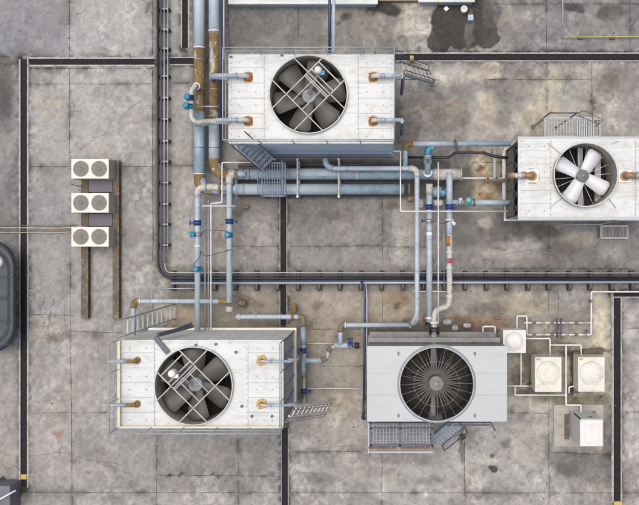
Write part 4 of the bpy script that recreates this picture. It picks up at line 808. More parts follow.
sleeve(pk, (303.3, 328, .8), (303.3, 345, .8), .105, 'pipeb'); valve(pk, 303.3, 350.5, .8, Y_, .095, 'navyv', (-.3, 0, .95)); sleeve(pk, (303.3, 357, .8), (303.3, 376, .8), .105, 'pipeb')
sleeve(pk, (305, 360.5, .8), (322, 360.5, .8), .10, 'pipe', 'branch')
pj = pipe('crooked pale pipe with tan fittings between the lower left tower and the centre tower', [(322, 360.5, .8), (327, 358, .8), (328.5, 351, .8), (333, 346.5, .8), (352, 345.5, .8)], .075, 'pipel', .1, group=g2)
sleeve(pj, (321.5, 360.3, .8), (327, 358, .8), .10, 'tan', 'elbow'); sleeve(pj, (328.5, 351.5, .8), (331, 347, .8), .10, 'tan', 'elbow'); sleeve(pj, (334, 345.5, .8), (352, 345.5, .8), .10, 'pipe'); valve(pj, 350.5, 344.5, .8, X_, .085, 'navyv', (0, .9, .3)); ringp(pj, 357, 345.5, .8, X_, .12, .18, 'black', 'coupling')
pn = pipe('pale pipe with an upturned tan elbow feeding the blue valve left of the centre tower', [(340.5, 345, .85), (340.5, 325, .85), (412, 325, .85)], .095, 'pipe', .2, group=g2)
sleeve(pn, [(340.5, 332, .85), (340.5, 325, .85), (346.5, 325, .85)], .115, 'tan', 'elbow', .18); ringp(pn, 345.5, 325, .85, X_, .12, .06, 'clip', 'band'); ringp(pn, 410.5, 325, .85, X_, .12, .08, 'clip', 'band')
p3 = pipe('long pale blue pipe dropping from the upper twin pipe, leftmost of the three upright pipes', [(325, 159, 1.35), (327.5, 168.5, 1.35), (417, 168.5, 1.35), (417, 316, 1.2), (411, 325, .9)], .095, 'pipe', .26, group=g2)
sleeve(p3, [(325, 158.5, 1.35), (326, 166, 1.35), (333, 168.5, 1.35)], .115, 'pipeb', 'elbow', .2); sleeve(p3, [(409, 168.5, 1.35), (417, 168.5, 1.35), (417, 177, 1.35)], .115, 'pipel', 'elbow', .24)
sleeve(p3, [(417, 317, 1.2), (416, 322, 1.05), (411, 325, .9)], .105, 'hub', 'elbow', .1)
p4 = pipe('pale pipe with two dark blue valves, middle of the three upright pipes', [(429.3, 186, 1.0), (429.3, 322, 1.0)], .118, 'pipe', .2, group=g2)
sleeve(p4, (429.3, 184, 1.05), (429.3, 194, 1.05), .135, 'pipel', 'branch_tee'); valve(p4, 429.3, 207, 1.0, Y_, .118, 'navyv', (.25, 0, .95), wr=.09); ringp(p4, 429.3, 211, 1.0, Y_, .16, .04, 'clip'); valve(p4, 429, 221, 1.0, Y_, .118, 'galv', (-.8, 0, .3), 'navyv', wr=.06)
ringp(p4, 429.3, 234, 1.0, Y_, .123, .12, 'sticker', 'label_band'); ringp(p4, 429.3, 318, 1.0, Y_, .15, .08, 'clip'); ringp(p4, 429.3, 324, .9, Y_, .17, .10, 'black', 'coupling')
q = MB(); p = W(430, 239.5, 1.13); q.cyl((p.x, p.y, 0), .025, 1.10, 1.135, 10); q.build('sensor', M['red'], p4)
p5 = pipe('dirty white pipe with a red handwheel bending sideways into the lower centre tower', [(449.5, 172, 1.05), (449.5, 240, 1.05), (449.5, 307, 1.05), (434.3, 309.5, 1.1), (434.3, 332, 1.2)], .115, 'pipel', .40, group=g2)
sleeve(p5, (449.5, 173, 1.05), (449.5, 204, 1.05), .125, 'pipe'); sleeve(p5, (449.5, 213, 1.05), (449.5, 235, 1.05), .122, 'pipe'); sleeve(p5, (448.6, 236, 1.07), (448.9, 246, 1.07), .108, 'orange', 'rust_patch')
valve(p5, 449.5, 207, 1.05, Y_, .118, 'navyv', (.5, 0, .85), wr=.09); ringp(p5, 449.5, 220, 1.05, Y_, .17, .06, 'clip'); ringp(p5, 449.5, 252, 1.05, Y_, .16, .05, 'clip'); v = valve(p5, 449.8, 260.5, 1.05, Y_, .11, 'galv', (0, 0, 1), 'red', wr=.08); ringp(p5, 449.5, 268, 1.05, Y_, .15, .05, 'clip')
ringp(p5, 449.5, 296, 1.05, Y_, .14, .05, 'clip'); ringp(p5, 434.3, 322.5, 1.15, Y_, .17, .10, 'clip'); ringp(p5, 434.3, 330.5, 1.2, Y_, .20, .26, 'black', 'coupling')
q = MB(); p = W(452, 221.5, 1.25); q.tube([p, p+Vector((.12, -.14, .05))], .07, 12); q.build('gauge', M['clip'], p5)
pc = pipe('short stub of pipe with flange entering the back wall of the centre tower', [(434, 334, 1.6), (434, 340, 1.9), (434, 346, 2.2)], .11, 'pipel', .1, group=g2); ringp(pc, 434, 339.5, 1.9, (0, 1, -.4), .16, .06, 'rust')
pu = pipe('pale blue pipe running right to the white fan tower from a brown elbow', [(405.3, 169, 1.3), (405.3, 144, 1.3), (511, 143.8, 1.3)], .098, 'pipeb', .26, group=g2)
sleeve(pu, [(405.3, 151, 1.3), (405.3, 144, 1.3), (412, 143.9, 1.3)], .115, 'gold', 'elbow', .24); ringp(pu, 412, 143.9, 1.3, X_, .135, .06, 'rust'); sleeve(pu, (413, 143.9, 1.3), (452, 143.9, 1.3), .104, 'pipe')
for x in (454, 457): ringp(pu, x, 143.9, 1.3, X_, .13, .04, 'tan', 'band')
q = MB(); p = W(455, 140, 1.3); p2 = W(457, 151, 1.3); q.tube([(p.x, p.y, .2), (p.x, p.y, 1.55)], .025, 8); q.tube([(p.x-.02, p.y, 1.4), (p2.x, p2.y, 1.4)], .03, 8); q.build('hanger', M['raildk'], pu)
pz = pipe('short upright pipe with bright blue elbow and dark handwheel on the upper twin pipe', [(427.6, 174, 1.0), (427.6, 152, 1.15), (431.5, 147.5, 1.15)], .125, 'pipeb', .16, group=g2)
sleeve(pz, [(427.6, 154.5, 1.17), (427.6, 150.5, 1.18), (430, 148.3, 1.18)], .14, 'teal', 'elbow', .1); sleeve(pz, (430.5, 148, 1.17), (434, 146.5, 1.17), .12, 'green', 'branch'); ringp(pz, 427.6, 157, 1.15, Y_, .16, .05, 'hub'); ringp(pz, 427.6, 173, 1.0, Z_, .165, .06, 'clip'); 
v = valve(pz, 427.6, 161.5, 1.1, Y_, .12, 'pipeb', (0, 0, 1), 'raildk', wr=.06)
pb = pipe('black cable pipe with a small kink, passing behind the short upright pipe', [(406, 157.5, .7), (449, 157.5, .7), (455, 152.8, .7), (483, 152.8, .7), (497, 157, .7), (512, 158, .7)], .055, 'black', .12, group='dark pipes'); sleeve(pb, (457, 153.5, .68), (500, 154.5, .68), .035, 'rail', 'conduit')
pg = pipe('grey blue pipe with faded green valves running into the right hand tower', [(452, 202.5, 1.0), (510, 202.5, 1.0)], .105, 'pipeb', .1, group=g2)
sleeve(pg, (474, 202.5, 1.0), (510, 202.5, 1.0), .112, 'pipe'); valve(pg, 460, 202, 1.0, X_, .11, 'galv', (0, .3, .9), 'clip', wr=.05); valve(pg, 468, 202, 1.0, X_, .125, 'green', None, 'green', act=(0, .2, 1)); ringp(pg, 474, 202.5, 1.0, X_, .15, .05, 'raildk'); ringp(pg, 464, 202.5, 1.0, X_, .15, .04, 'tan')
pt = thing('pipe_support', W(494, 165, 0), 'pale blue steel frame between the pipes left of the right hand tower', 'pipe support')
q = MB(); q.bar(W(453, 178.3, .55), W(508, 178.3, .55), .06, .08); q.build('crossbeam', M['rail'], pt)
q = MB(); q.bar(W(494.3, 148, .62), W(494.3, 178, .62), .10, .08); q.build('side_beam', M['pipeb'], pt)
q = MB(); q.bar(W(503.5, 150, .62), W(503.5, 205, .62), .10, .08); q.build('end_beam', M['galv'], pt)
for x, y in ((456, 178.3), (494.3, 178.3), (503.5, 178.3), (494.3, 150)): p = W(x, y, .5); q = MB(); q.bar((p.x, p.y, 0), (p.x, p.y, .54), .06); q.build('leg', M['galv'], pt)
ps = pipe('rusty stub pipe with corroded flanges at the left face of the right tower', [(484, 180.5, .85), (503, 180.5, .85), (512, 177, 1.3)], .06, 'tan', .1, group='rusty fittings'); ringp(ps, 488, 180.5, .85, X_, .13, .05, 'rust'); ringp(ps, 497, 181, .85, X_, .14, .07, 'tan'); 
# side connection pipes of the lower left tower
for i, (yy, lb) in enumerate(((360.2, 'upper tan elbow pipe end at the right side of the lower left tower'), (404.5, 'lower tan elbow pipe end at the right side of the lower left tower'))):
    z = 3.4
    p = pipe(lb, [(287, yy, z+.15), (296, yy, z), (301, yy-6, 1.0), (303, yy-9, .8)], .065, 'pipel', .3, group='inlet pipe ends'); sleeve(p, [(297, yy-1, 2.9), (301, yy-6, 1.0), (303.2, yy-9, .8)], .075, 'tan', 'elbow', .2)
pq = pipe('short upright pipe with a dark blue valve between the lower left tower and ladder', [(304, 376, .7), (304, 405, .7)], .06, 'hub', .1, group='inlet pipe ends'); valve(pq, 303.8, 391, .7, Y_, .09, 'navyv', (1, 0, .3), wr=.07); valve(pq, 300, 395, .7, X_, .07, 'tan')
# left-hand risers of the upper tower
pa = pipe('white inlet pipe joining the big brown pipe at the upper tower\'s top left inlet', [(226, 76.5, ZT+.2), (212.5, 76.5, 2.6), (212.5, 79, 1.0)], .11, 'pipe', .35, group='inlet pipe ends'); ringp(pa, 213, 77, 2.2, Z_, .15, .06, 'navyv')
pa2 = pipe('white inlet pipe crossing both big brown pipes below the blue valves', [(226, 121.5, ZT+.2), (206, 121.5, 2.2), (197, 123, 1.6), (191.5, 119, 1.5), (191.5, 90, 1.5), (196, 86, 1.4), (197, 86, .9)], .095, 'pipel', .2, group='inlet pipe ends')
sleeve(pa2, (197, 123.6, 1.6), (214, 122, 2.2), .115, 'pipe'); valve(pa2, 190.5, 98, 1.55, Y_, .10, 'navyv', (-.4, 0, .9), 'teal', wr=.05, act=(-.3, 0, .9)); valve(pa2, 189, 106.5, 1.55, Y_, .12, 'teal', None, 'teal', act=(-.2, 0, .95)); ringp(pa2, 196.5, 86.5, 1.2, Z_, .15, .06, 'clip')
p = pipe('thin grey bar tying the blue valve across the big brown pipes to the tower', [(195, 106.5, 1.3), (226, 106.5, 1.3)], .022, 'galv', group='thin pipes')
for i, (yy, lb) in enumerate(((76, 'short inlet pipe turning down at the upper tower\'s right side near the ladder'), (121, 'short inlet pipe turning down at the upper tower\'s right side, well below the ladder'))):
    p = pipe(lb, [(400, yy, ZT+.22), (403.5, yy, ZT+.2), (401.5, yy+(18 if yy < 100 else 13), .9)], .065, 'pipeb', .2, group='inlet pipe ends'); ringp(p, 402, yy, ZT+.2, X_, .10, .06, 'clip')
# thin pipes
gt = 'thin pipes'
pipe('thin white pipe stepping around the left ends of the twin pipes and then down', [(254, 162.5, 1.3), (222, 162.5, 1.3), (222, 202.5, 1.3), (211, 203.5, 1.3), (211, 330, 1.0)], .026, 'pipew', .06, 10, gt)
pipe('thin grey pipe between two pale pipes, left of the thin pair', [(205, 206, .7), (205, 330, .7)], .028, 'galv', .05, 10, gt)
pipe('thin grey pipe running down beside the thin white pipe', [(208.3, 200, .8), (208.3, 330, .8)], .024, 'rail', .05, 10, gt)
pipe('short thin pale crossbar over the pipes under the left end of the twin pipes', [(202, 206, 1.2), (235, 206, 1.2)], .022, 'pipew', .05, 10, gt)
pipe('thin vertical grey conduit next to the elbow under the twin pipes', [(236, 175, 1.25), (236, 206, 1.0)], .014, 'galv', .05, 8, gt)
pipe('thin white pipe crossing the twin pipes near their right end and running right', [(393, 151.2, 1.5), (400.5, 151.2, 1.5), (400.5, 211.3, 1.5), (508, 211.3, 1.1)], .025, 'pipew', .05, 10, gt)
pipe('thin white upright pipe between the middle and right upright pipes', [(438.3, 162, 1.5), (438.3, 324, 1.4)], .022, 'pipew', .05, 10, gt)
pipe('thin grey conduit beside the red handwheel', [(444, 205, .9), (444, 290, .9)], .018, 'galv', .05, 8, gt)
pipe('thin pale bracket bar under the three upright pipes', [(413, 291.5, .8), (451, 291.5, .8)], .024, 'pipew', .05, 8, gt)
pipe('thin white line reaching the centre tower across bare concrete below the crooked pipe', [(300, 388.3, .3), (366, 388.3, .3)], .018, 'pipew', .05, 8, gt)
pipe('thin white line right of the blue valve above the crooked pipe', [(306, 343.4, .3), (334, 343.4, .3)], .018, 'pipew', .05, 8, gt)
pipe('thin grey rail on short posts across the channel above the left stair', [(157, 288.5, .35), (200, 288.5, .35)], .026, 'rail', .05, 8, gt)
t = pipe('navy pipe branching down from the long black pipe run to the centre tower', [(361, 281.5, .42), (364.5, 286, .42), (365, 300, .42), (364.5, 352, .42), (363.5, 420, .42)], .045, 'navy', .1, 12, 'dark pipes'); sleeve(t, [(366, 284, .4), (367, 300, .4), (366.5, 345, .4), (366.5, 378, .4)], .03, 'rail', 'conduit')
q = MB(); q.bar(W(361.8, 418, .1), W(366, 395, 1.6), .05); q.bar(W(361.8, 418, .1), W(368, 419.5, .1), .05); o = q.build('brace', M['raildk'], t)
for i, x in enumerate((204.5, 207)):
    pass
# dark hanging cables between pipes
def cable(label, pts, r=.012, m='black', group='loose cables'):
    P = [W(*p) for p in pts]; q = MB(); q.tube(P, r, 8, .25); o = q.build('cable', M[m], None, (P[0].x, P[0].y, 0)); return tag(o, label, 'cable', group)
cable('dark cable looping between the two bright blue valves', [(200, 236, 1.2), (204, 230, 1.3), (212, 230, 1.3), (228, 231, 1.3), (229, 234, 1.2)])
cable('dark cable curling from the lower left blue valve across to the right pipe', [(194, 265, 1.2), (196, 261, 1.2), (201, 255, 1.2), (200, 250, 1.2), (204, 256, 1.2), (208, 256, 1.2), (219, 253, 1.2), (229, 250, 1.2)])
cable('dark cable sagging between the middle and right upright pipes', [(430, 222, 1.15), (436, 221, 1.15), (442, 224, 1.0), (449, 221, 1.2)])
for i, (x, y) in enumerate(((442.7, 193, ),)):
    p = W(x, y, 1.0); q = MB(); q.cyl((p.x, p.y, 0), .10, .8, 1.12, 20); q.cyl((p.x, p.y, 0), .05, 1.12, 1.2, 16); q.tube([(p.x, p.y+.0, .95), (p.x+.03, p.y+.42, .95)], .045, 12, mi=1); q.cyl((p.x, p.y, 0), .04, 0, .8, 10, 1); o = q.build('valve', [M['teal'], M['black']], None, (p.x, p.y, 0)); tag(o, 'bright blue canister valve standing between the middle and right upright pipes', 'valve')
# fittings behind the centre tower
def fitting(x, y, z, r, m, label, d=X_, l=.25):
    p = W(x, y, z); d = Vector(d).normalized(); q = MB(); q.tube([p-d*l/2, p-d*l/4, p+d*l/4, p+d*l/2], [r, r*1.25, r*1.25, r], 16); q.tube([p-d*l*.1, p+d*l*.1], r*1.5, 16); q.tube([(p.x, p.y, 0), (p.x, p.y, z)], .03, 8, mi=1); o = q.build('pipe_fitting', [M[m], M['galv']], None, (p.x, p.y, 0)); tag(o, label, 'fitting', 'loose pipe fittings')
fitting(447, 322, .4, .10, 'hub', 'corroded tan fitting right of the bent white pipe at the centre tower', l=.35); fitting(455, 328, .4, .10, 'hub', 'small grey fitting low beside the back wall of the centre tower'); fitting(425, 318, .6, .06, 'tan', 'small rusty fitting left of the black coupling', Y_)
fitting(467, 325.5, .35, .07, 'pipel', 'small pale box fitting behind the right part of the centre tower', l=.3); fitting(411, 199, .6, .10, 'tan', 'corroded tan flange at the right end of the lower twin pipe', X_, .3); fitting(420, 204, .6, .12, 'pipel', 'pale dirty fitting left of the middle upright pipe', Y_, .35); fitting(438, 203, .6, .11, 'pipel', 'pale dirty fitting right of the middle upright pipe', X_, .4)
fitting(438, 192, .65, .16, 'pipeb', 'blue grey stub right of the middle upright pipe end', X_, .7); fitting(245, 207, .2, .06, 'tan', 'dark rusty fitting on the slab under the twin pipes', X_, .3); fitting(242, 303, .3, .10, 'tan', 'dark tan fitting just right of the level pipe end', X_, .3); fitting(294, 308, .5, .10, 'gold', 'brown upright cap above the short level pipe', Y_, .35); fitting(498, 318, .4, .05, 'tan', 'small tan joint behind the right corner of the centre tower')
t = pipe('bent white tube over the back right corner of the centre tower', [(483, 334, 1.3), (483, 326.5, 1.4), (495, 326.5, 1.4), (495, 334, 1.3)], .035, 'pipew', .06, 10, gt)

# ---------------------------------------------------------------- black pipe run on brackets
gd = 'dark pipes'
P = lambda k: [(158.0+k, -40, .35), (158.0+k, 268+(3-k)*0, .35), (166+k, 278-k*.9, .35), (700, 278.5-k*.9, .35)]
for k, r_, m, lb in ((0, .055, 'black', 'outer black pipe of the long run down the left rack and right across the slab'), (3.2, .035, 'hubd', 'inner black pipe of the long run down the left rack and right across the slab')):
    pipe(lb, P(k), r_, m, .55, 12, gd)
pipe('pale blue pipe along the lower side of the long black pipe run', [(171, 283.2, .33), (700, 282.0, .33)], .052, 'rail', .3, 12, gd)
pipe('navy pipe between the black pipe and pale pipe of the long run', [(171, 280.6, .32), (700, 280.0, .32)], .032, 'navy', .3, 12, gd)
pipe('thin grey upper rail of the long pipe run', [(164.5, 262, .3), (166, 272.6, .3), (700, 273.0, .3)], .028, 'hub', .2, 10, gd)
pipe('thin grey pipe down the left rack beside the black pipes', [(164.2, -40, .34), (164.2, 262, .34)], .026, 'galv', .2, 10, gd)
pipe('second thin grey pipe down the left rack', [(167.8, -40, .32), (167.8, 250, .32)], .020, 'hub', .2, 10, gd)
def bracket(vert):
    t = thing('pipe_bracket', (0, 0, 0), '', 'bracket'); q = MB()
    if vert: q.box((-.17, -.06, 0), (.34, .06, .06)); q.box((-.17, -.05, .06), (.34, .05, .25))
    else: q.box((-.09, -.44, 0), (.09, .36, .06)); q.box((-.075, -.42, .06), (.075, .34, .25))
    q.build('block', M['brk'], t)
    q = MB()
    if vert: q.box((.06, -.03, .25), (.30, .03, .29)); q.tube([(.18, 0, .28), (.18, 0, .36)], .03, 10)
    else: q.box((-.025, -.36, .25), (.025, .27, .28)); q.tube([(0, -.30, .28), (0, -.30, .34)], .025, 10)
    q.build('clip', M['hub' if vert else 'raildk'], t)
    return t
ORD = 'first second third fourth fifth sixth seventh eighth ninth tenth eleventh twelfth thirteenth fourteenth fifteenth sixteenth seventeenth eighteenth nineteenth twentieth twenty-first twenty-second twenty-third'.split()
bv = bracket(True); n = 0
pos = [W(162.5, y, 0) for y in (11, 31, 50, 77.5, 99, 120, 142, 162.5, 183, 204, 224.5, 245)]
for i, p in enumerate(pos):
    o = bv if i == 0 else copy_tree(bv); o.location = (p.x, p.y, 0); o.rotation_euler.z = random.uniform(-.06, .06)
    tag(o, f'{ORD[i]} dark bracket from the top under the upright left pipe rack', 'bracket', 'brackets under the upright left pipe rack')
bh = bracket(False)
for i in range(23):
    p = W(174.3+20.75*i+.0, 279.5, 0); o = bh if i == 0 else copy_tree(bh); o.location = (p.x, p.y, 0); o.rotation_euler.z = random.uniform(-.06, .06)
    tag(o, f'{ORD[i]} dark bracket from the left under the long level black pipe run', 'bracket', 'brackets under the long level pipe run')
# navy conduits left of the upper tower and top pipe
pipe('dark navy upright conduit between the big brown pipe and the upper tower', [(220.3, -40, 1.4), (220.3, 132, 1.4)], .055, 'navy', .1, 12, gd)
pipe('pale blue conduit running down beside the dark navy conduit left of the upper tower', [(223.8, -40, 1.5), (223.8, 60, 1.5)], .035, 'rail', .1, 12, gd)
pipe('pale pipe coming down from the top edge to the back rail of the upper tower', [(333.7, -40, 2.6), (333.7, 53, 2.6)], .062, 'pipe', .1, 12, g2)
pipe('dark navy pipe beside the pale one between top border and upper tower', [(329.6, -40, 2.5), (329.6, 53, 2.5)], .05, 'navy', .1, 12, gd)
for x, lb in ((364, 'thin pale stub post left of the pair behind the upper tower\'s back rail'), (375, 'thin pale stub post right of the pair behind the upper tower\'s back rail')): pipe(lb, [(x, 41, ZT+.7), (x, 54, ZT+.3)], .022, 'rail', .1, 8, gt)
pipe('thin grey pipe along the front foot of the right hand tower above the mesh step', [(560, 224.5, .4), (600, 224.5, .4), (622, 219, .5)], .025, 'hub', .1, 8, gt)
# yellow conduit top right
t = pipe('thin yellow pipe running to the right edge at the top, with a pale upright leg', [(562.5, 37.2, .15), (700, 36.4, .15)], .022, 'ylw', .05, 8, gt); sleeve(t, (562.8, -30, .15), (562.8, 37, .15), .022, 'hub', 'upright_leg')
for x in (580, 612): p = W(x, 38.3, 0); q = MB(); q.box((p.x-.10, p.y-.06, 0), (p.x+.10, p.y+.05, .12)); q.build('support_block', M['beam'], t)
# copper lines, left edge
t = thing('refrigerant_lines', W(30, 229, 0), 'bundle of thin brown tubes crossing the long left drain toward the lowest twin fan unit', 'pipes')
for k in range(4): q = MB(); y = 225.5+k*2.3; q.tube([W(-40, y, .1), W(18, y, .1), W(30, y, .12), W(56, y+.5, .1), W(76, y-.6, .1)], .017, 8, .2); q.build('tube', M[('tan', 'pipel', 'copper', 'hub')[k]], t)

# ---------------------------------------------------------------- twin fan condensing units on beams
ZU = 1.05
def cond_unit():
    t = thing('condensing_unit', (0, 0, 0), '', 'condensing unit'); w, d = 1.44, .755
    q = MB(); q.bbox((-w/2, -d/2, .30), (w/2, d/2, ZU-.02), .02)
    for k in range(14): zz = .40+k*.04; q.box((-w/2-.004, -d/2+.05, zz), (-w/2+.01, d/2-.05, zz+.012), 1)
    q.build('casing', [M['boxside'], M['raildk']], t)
    q = MB(); rr = .30
    for cx in (-.355, .355): pass
    # top plate with two openings
    for s in (-1, 1): deck_mesh(q, min(0, s*w/2), max(0, s*w/2), -d/2, d/2, ZU, s*.352, 0, rr, .04)
    q.build('top_plate', M['box'], t)
    for s in (-1, 1):
        cx = s*.352; q = MB(); q.lathe((cx, 0), [(rr*1.0, ZU-.34), (rr*.97, ZU-.04), (rr, ZU), (rr*1.05, ZU+.012), (rr*1.07, ZU+.001)], 40); f = q.build('fan_shroud', M['box'], t)
        q = MB()
        for j in range(11): R_ = rr*(j+.8)/11.3; z = ZU+.015+.06*(1-(R_/rr)**2); q.tube([(cx+R_*math.cos(2*math.pi*k/32), R_*math.sin(2*math.pi*k/32), z) for k in range(32)], .0055, 5, closed=True)
        for k in range(16): a = 2*math.pi*k/16; q.tube([(cx+rr*.08*math.cos(a), rr*.08*math.sin(a), ZU+.075), (cx+rr*.6*math.cos(a), rr*.6*math.sin(a), ZU+.055), (cx+rr*math.cos(a), rr*math.sin(a), ZU+.012)], .006, 5)
        q.lathe((cx, 0), [(.001, ZU+.09), (rr*.15, ZU+.085), (rr*.17, ZU+.07)], 20)
        q.build('fan_grille', M['mesh'], f)
        q = MB(); blades(q, (cx, 0, 0), ZU-.12, 4, .05, rr*.92, .20, .30, 20, 25+20*s); q.cyl((cx, 0, 0), .075, ZU-.18, ZU-.06, 18); q.build('fan_blade', M['blade3'], f)
        q = MB(); q.cyl((cx, 0, 0), rr*.97, ZU-.36, ZU-.345, 32); q.build('coil_floor', M['interior'], f)
    return t
cu = cond_unit()
for i, (y, lb) in enumerate(((168.8, 'topmost of the three white twin fan units on the rusty beams at left'), (202.8, 'middle one of the three white twin fan units on the rusty beams at left'), (236.8, 'lowest of the three white twin fan units, where the brown tubes arrive'))):
    o = cu if i == 0 else copy_tree(cu); p = W(90, y, ZU); o.location = (p.x, p.y, 0); tag(o, lb, 'condensing unit', 'twin fan condensing units on beams')
for x0_, x1_, ya, yb, lb in ((81, 88, 166, 319, 'left rusty weathered beam running down under the twin fan units'), (112.5, 119, 160, 319, 'right rusty weathered beam running down beside the twin fan units')):
    a = W(x0_, yb, .3); c = W(x1_, ya, .3); q = MB(); n = 26; w = c.x-a.x
    q.box((a.x, a.y, .25), (c.x, c.y, .29)); q.box((a.x+w*.4, a.y, .03), (a.x+w*.6, c.y, .25)); q.box((a.x, a.y, 0), (c.x, c.y, .03)); o = q.build('support_beam', M['beam'], None, ((a.x+c.x)/2, (a.y+c.y)/2, 0)); tag(o, lb, 'beam', 'support beams')
# dark dusty pans between the units
for i, y in enumerate((186, 220)):
    a = W(88.5, y+6, .26); c = W(112, y-6, .26); q = MB(); q.box((a.x, a.y, .22), (c.x, c.y, .26)); o = q.build('tray_or_shade_sheet', M['grey'], None, ((a.x+c.x)/2, (a.y+c.y)/2, .2)); tag(o, ('dark tray between the topmost and middle twin fan units', 'dark tray between the middle and lowest twin fan units')[i], 'tray', 'dark trays between the twin fan units')
cable('thin dark cable looping out between the upper two twin fan units', [(71, 184, .4), (76, 186, .5), (82, 186.5, .4)], .014)

# ---------------------------------------------------------------- small white units at right
def round_lid(t, c, r, z, m='box'):
    q = MB(); q.lathe((c.x, c.y), [(.001, z+.035), (r*.75, z+.035), (r*.82, z+.028), (r*.85, z+.012), (r*.96, z+.012), (r*1.0, z+.001)], 36); return q.build('round_cover', M[m], t)
def single(x0_, x1_, ya, yb, z, label, m='box', plate=True, zb=.12, pan=None, cat='condensing unit'):
    a = W(x0_, yb, z); c = W(x1_, ya, z); t = thing('heat_pump', ((a.x+c.x)/2, (a.y+c.y)/2, 0), label, cat, 'small white units at right')
    q = MB(); q.bbox((a.x, a.y, zb), (c.x, c.y, z), .035)
    n = int((z-zb)/.05)
    for k in range(2, n-2):
        zz = zb+k*.05; q.box((a.x-.004, a.y+.08, zz), (a.x+.01, c.y-.08, zz+.014), 1)
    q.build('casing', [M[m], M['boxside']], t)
    for X in (a.x+.08, c.x-.08):
        for Y in (a.y+.08, c.y-.08): q = MB(); q.box((X-.05, Y-.05, .03), (X+.05, Y+.05, zb)); q.build('foot', M['raildk'], t)
    return t, a, c
t, a, c = single(503.5, 525.3, 330.5, 352.3, 1.25, 'small square white unit with a round lid at the right corner of the centre tower', 'pipew')
q = MB(); q.box((a.x-.02, a.y-.02, 1.252), (c.x+.02, c.y+.02, 1.275)); q.build('top_plate', M['whiteb'], t)
cc = Vector(((a.x+c.x)/2-.02, (a.y+c.y)/2, 0)); round_lid(t, cc, .30, 1.276, 'pipew')
q = MB(); q.tube([(cc.x+.34*math.cos(R(k*9)), cc.y+.34*math.sin(R(k*9)), 1.285) for k in range(40)], .010, 6, closed=True); q.build('ring', M['boxside'], t)
for (xa, xb, ya, yb, lb, dx) in ((534.8, 561.8, 357, 392.2, 'beige unit with a round lid, left one of the pair split by the white pipe', 0), (578, 605, 357, 392, 'beige unit with a round lid, right one of the pair, nearer the drain', 0)):
    t, a, c = single(xa, xb, ya, yb, .95, lb)
    w = c.x-a.x; cc = Vector(((a.x+c.x)/2, c.y-w*.60, 0)); round_lid(t, cc, w*.40, .951)
    q = MB(); q.bbox((a.x+w*.12, a.y+.06, .951), (c.x-w*.12, a.y+.30, .975), .01); q.build('access_panel', M['box'], t)
    q = MB(); q.tube([(cc.x+w*.43*math.cos(R(k*9)), cc.y+w*.43*math.sin(R(k*9)), .957) for k in range(40)], .009, 6, closed=True); q.build('ring', M['boxside'], t)
    q = MB(); q.box((a.x+.05, c.y-.12, .951), (a.x+.20, c.y-.05, .97)); q.build('nameplate', M['yellow' if xa > 570 else 'hub'], t)
# tall unit on its plinth
a = W(553.5, 447, .09); c = W(604, 404.5, .09); q = MB(); q.bbox((a.x, a.y, 0), (c.x, c.y, .09), .04); o = q.build('concrete_plinth', M['pad'], None, ((a.x+c.x)/2, (a.y+c.y)/2, 0)); tag(o, 'pale weathered concrete plinth under the tallest white unit', 'plinth')
a = W(569, 441, .10); 
t = thing('heat_pump', W(585, 430, 0), 'tall plain white box unit with green mark, alone on the concrete plinth', 'condensing unit', 'small white units at right')
zt = 1.75; a = W(580, 446.5, zt); c = W(603, 424, zt); c = Vector((c.x, W(0, 414, zt).y-.22, 0))
q = MB(); q.bbox((a.x, a.y, .14), (c.x, c.y, zt), .03); q.build('casing', [M['whiteb']], t)
q = MB(); w = c.x-a.x; q.bbox((a.x+w*.22, a.y+.12, zt+.001), (c.x-w*.12, c.y-.16, zt+.02), .03); q.build('top_panel', M['whiteb'], t)
q = MB(); q.box((a.x+.03, c.y+.001, .9), (c.x-.03, c.y+.02, zt-.1)); q.build('rear_panel', M['pinkst'] if False else M['box'], t)
q = MB(); q.box((a.x+w*.0, c.y+.021, .7), (a.x+.06, c.y+.035, zt-.05)); q.build('seal_strip', M['black'], t)
p = Vector((a.x+w*.55, c.y, 0)); q = MB(); q.add([(p.x-.05, c.y+.024, 1.38), (p.x+.07, c.y+.024, 1.38), (p.x+.02, c.y+.024, 1.62)], [(0, 2, 1)]); q.box((p.x-.05, c.y+.001+.02, 1.25), (p.x+.07, c.y+.03, 1.42)); q.build('green_mark', M['greentag'], t)
for X in (a.x+.1, c.x-.1):
    for Y in (a.y+.1, c.y-.1): q = MB(); q.box((X-.05, Y-.05, .09), (X+.05, Y+.05, .14)); q.build('foot', M['raildk'], t)
for x0_, x1_, ya, yb, lb in ((564.5, 569, 414, 439, 'brown timber rail lying left of the tall white unit'), (569.5, 595, 411, 414.5, 'brown timber rail lying behind the tall white unit'), (573, 579, 352, 393, 'dark timber rail under the left side of the right beige unit'), (583, 603, 349, 354, 'dark timber rail behind the right beige unit'), (530, 535, 360, 388, 'weathered timber rail left of the left beige unit')):
    a = W(x0_, yb, .1); c = W(x1_, ya, .1); q = MB(); q.box((a.x, a.y, .091 if ya > 400 else 0), (c.x, c.y, .16)); o = q.build('timber_rail', M['beam'], None, ((a.x+c.x)/2, (a.y+c.y)/2, 0)); tag(o, lb, 'timber', 'timber rails under the units')
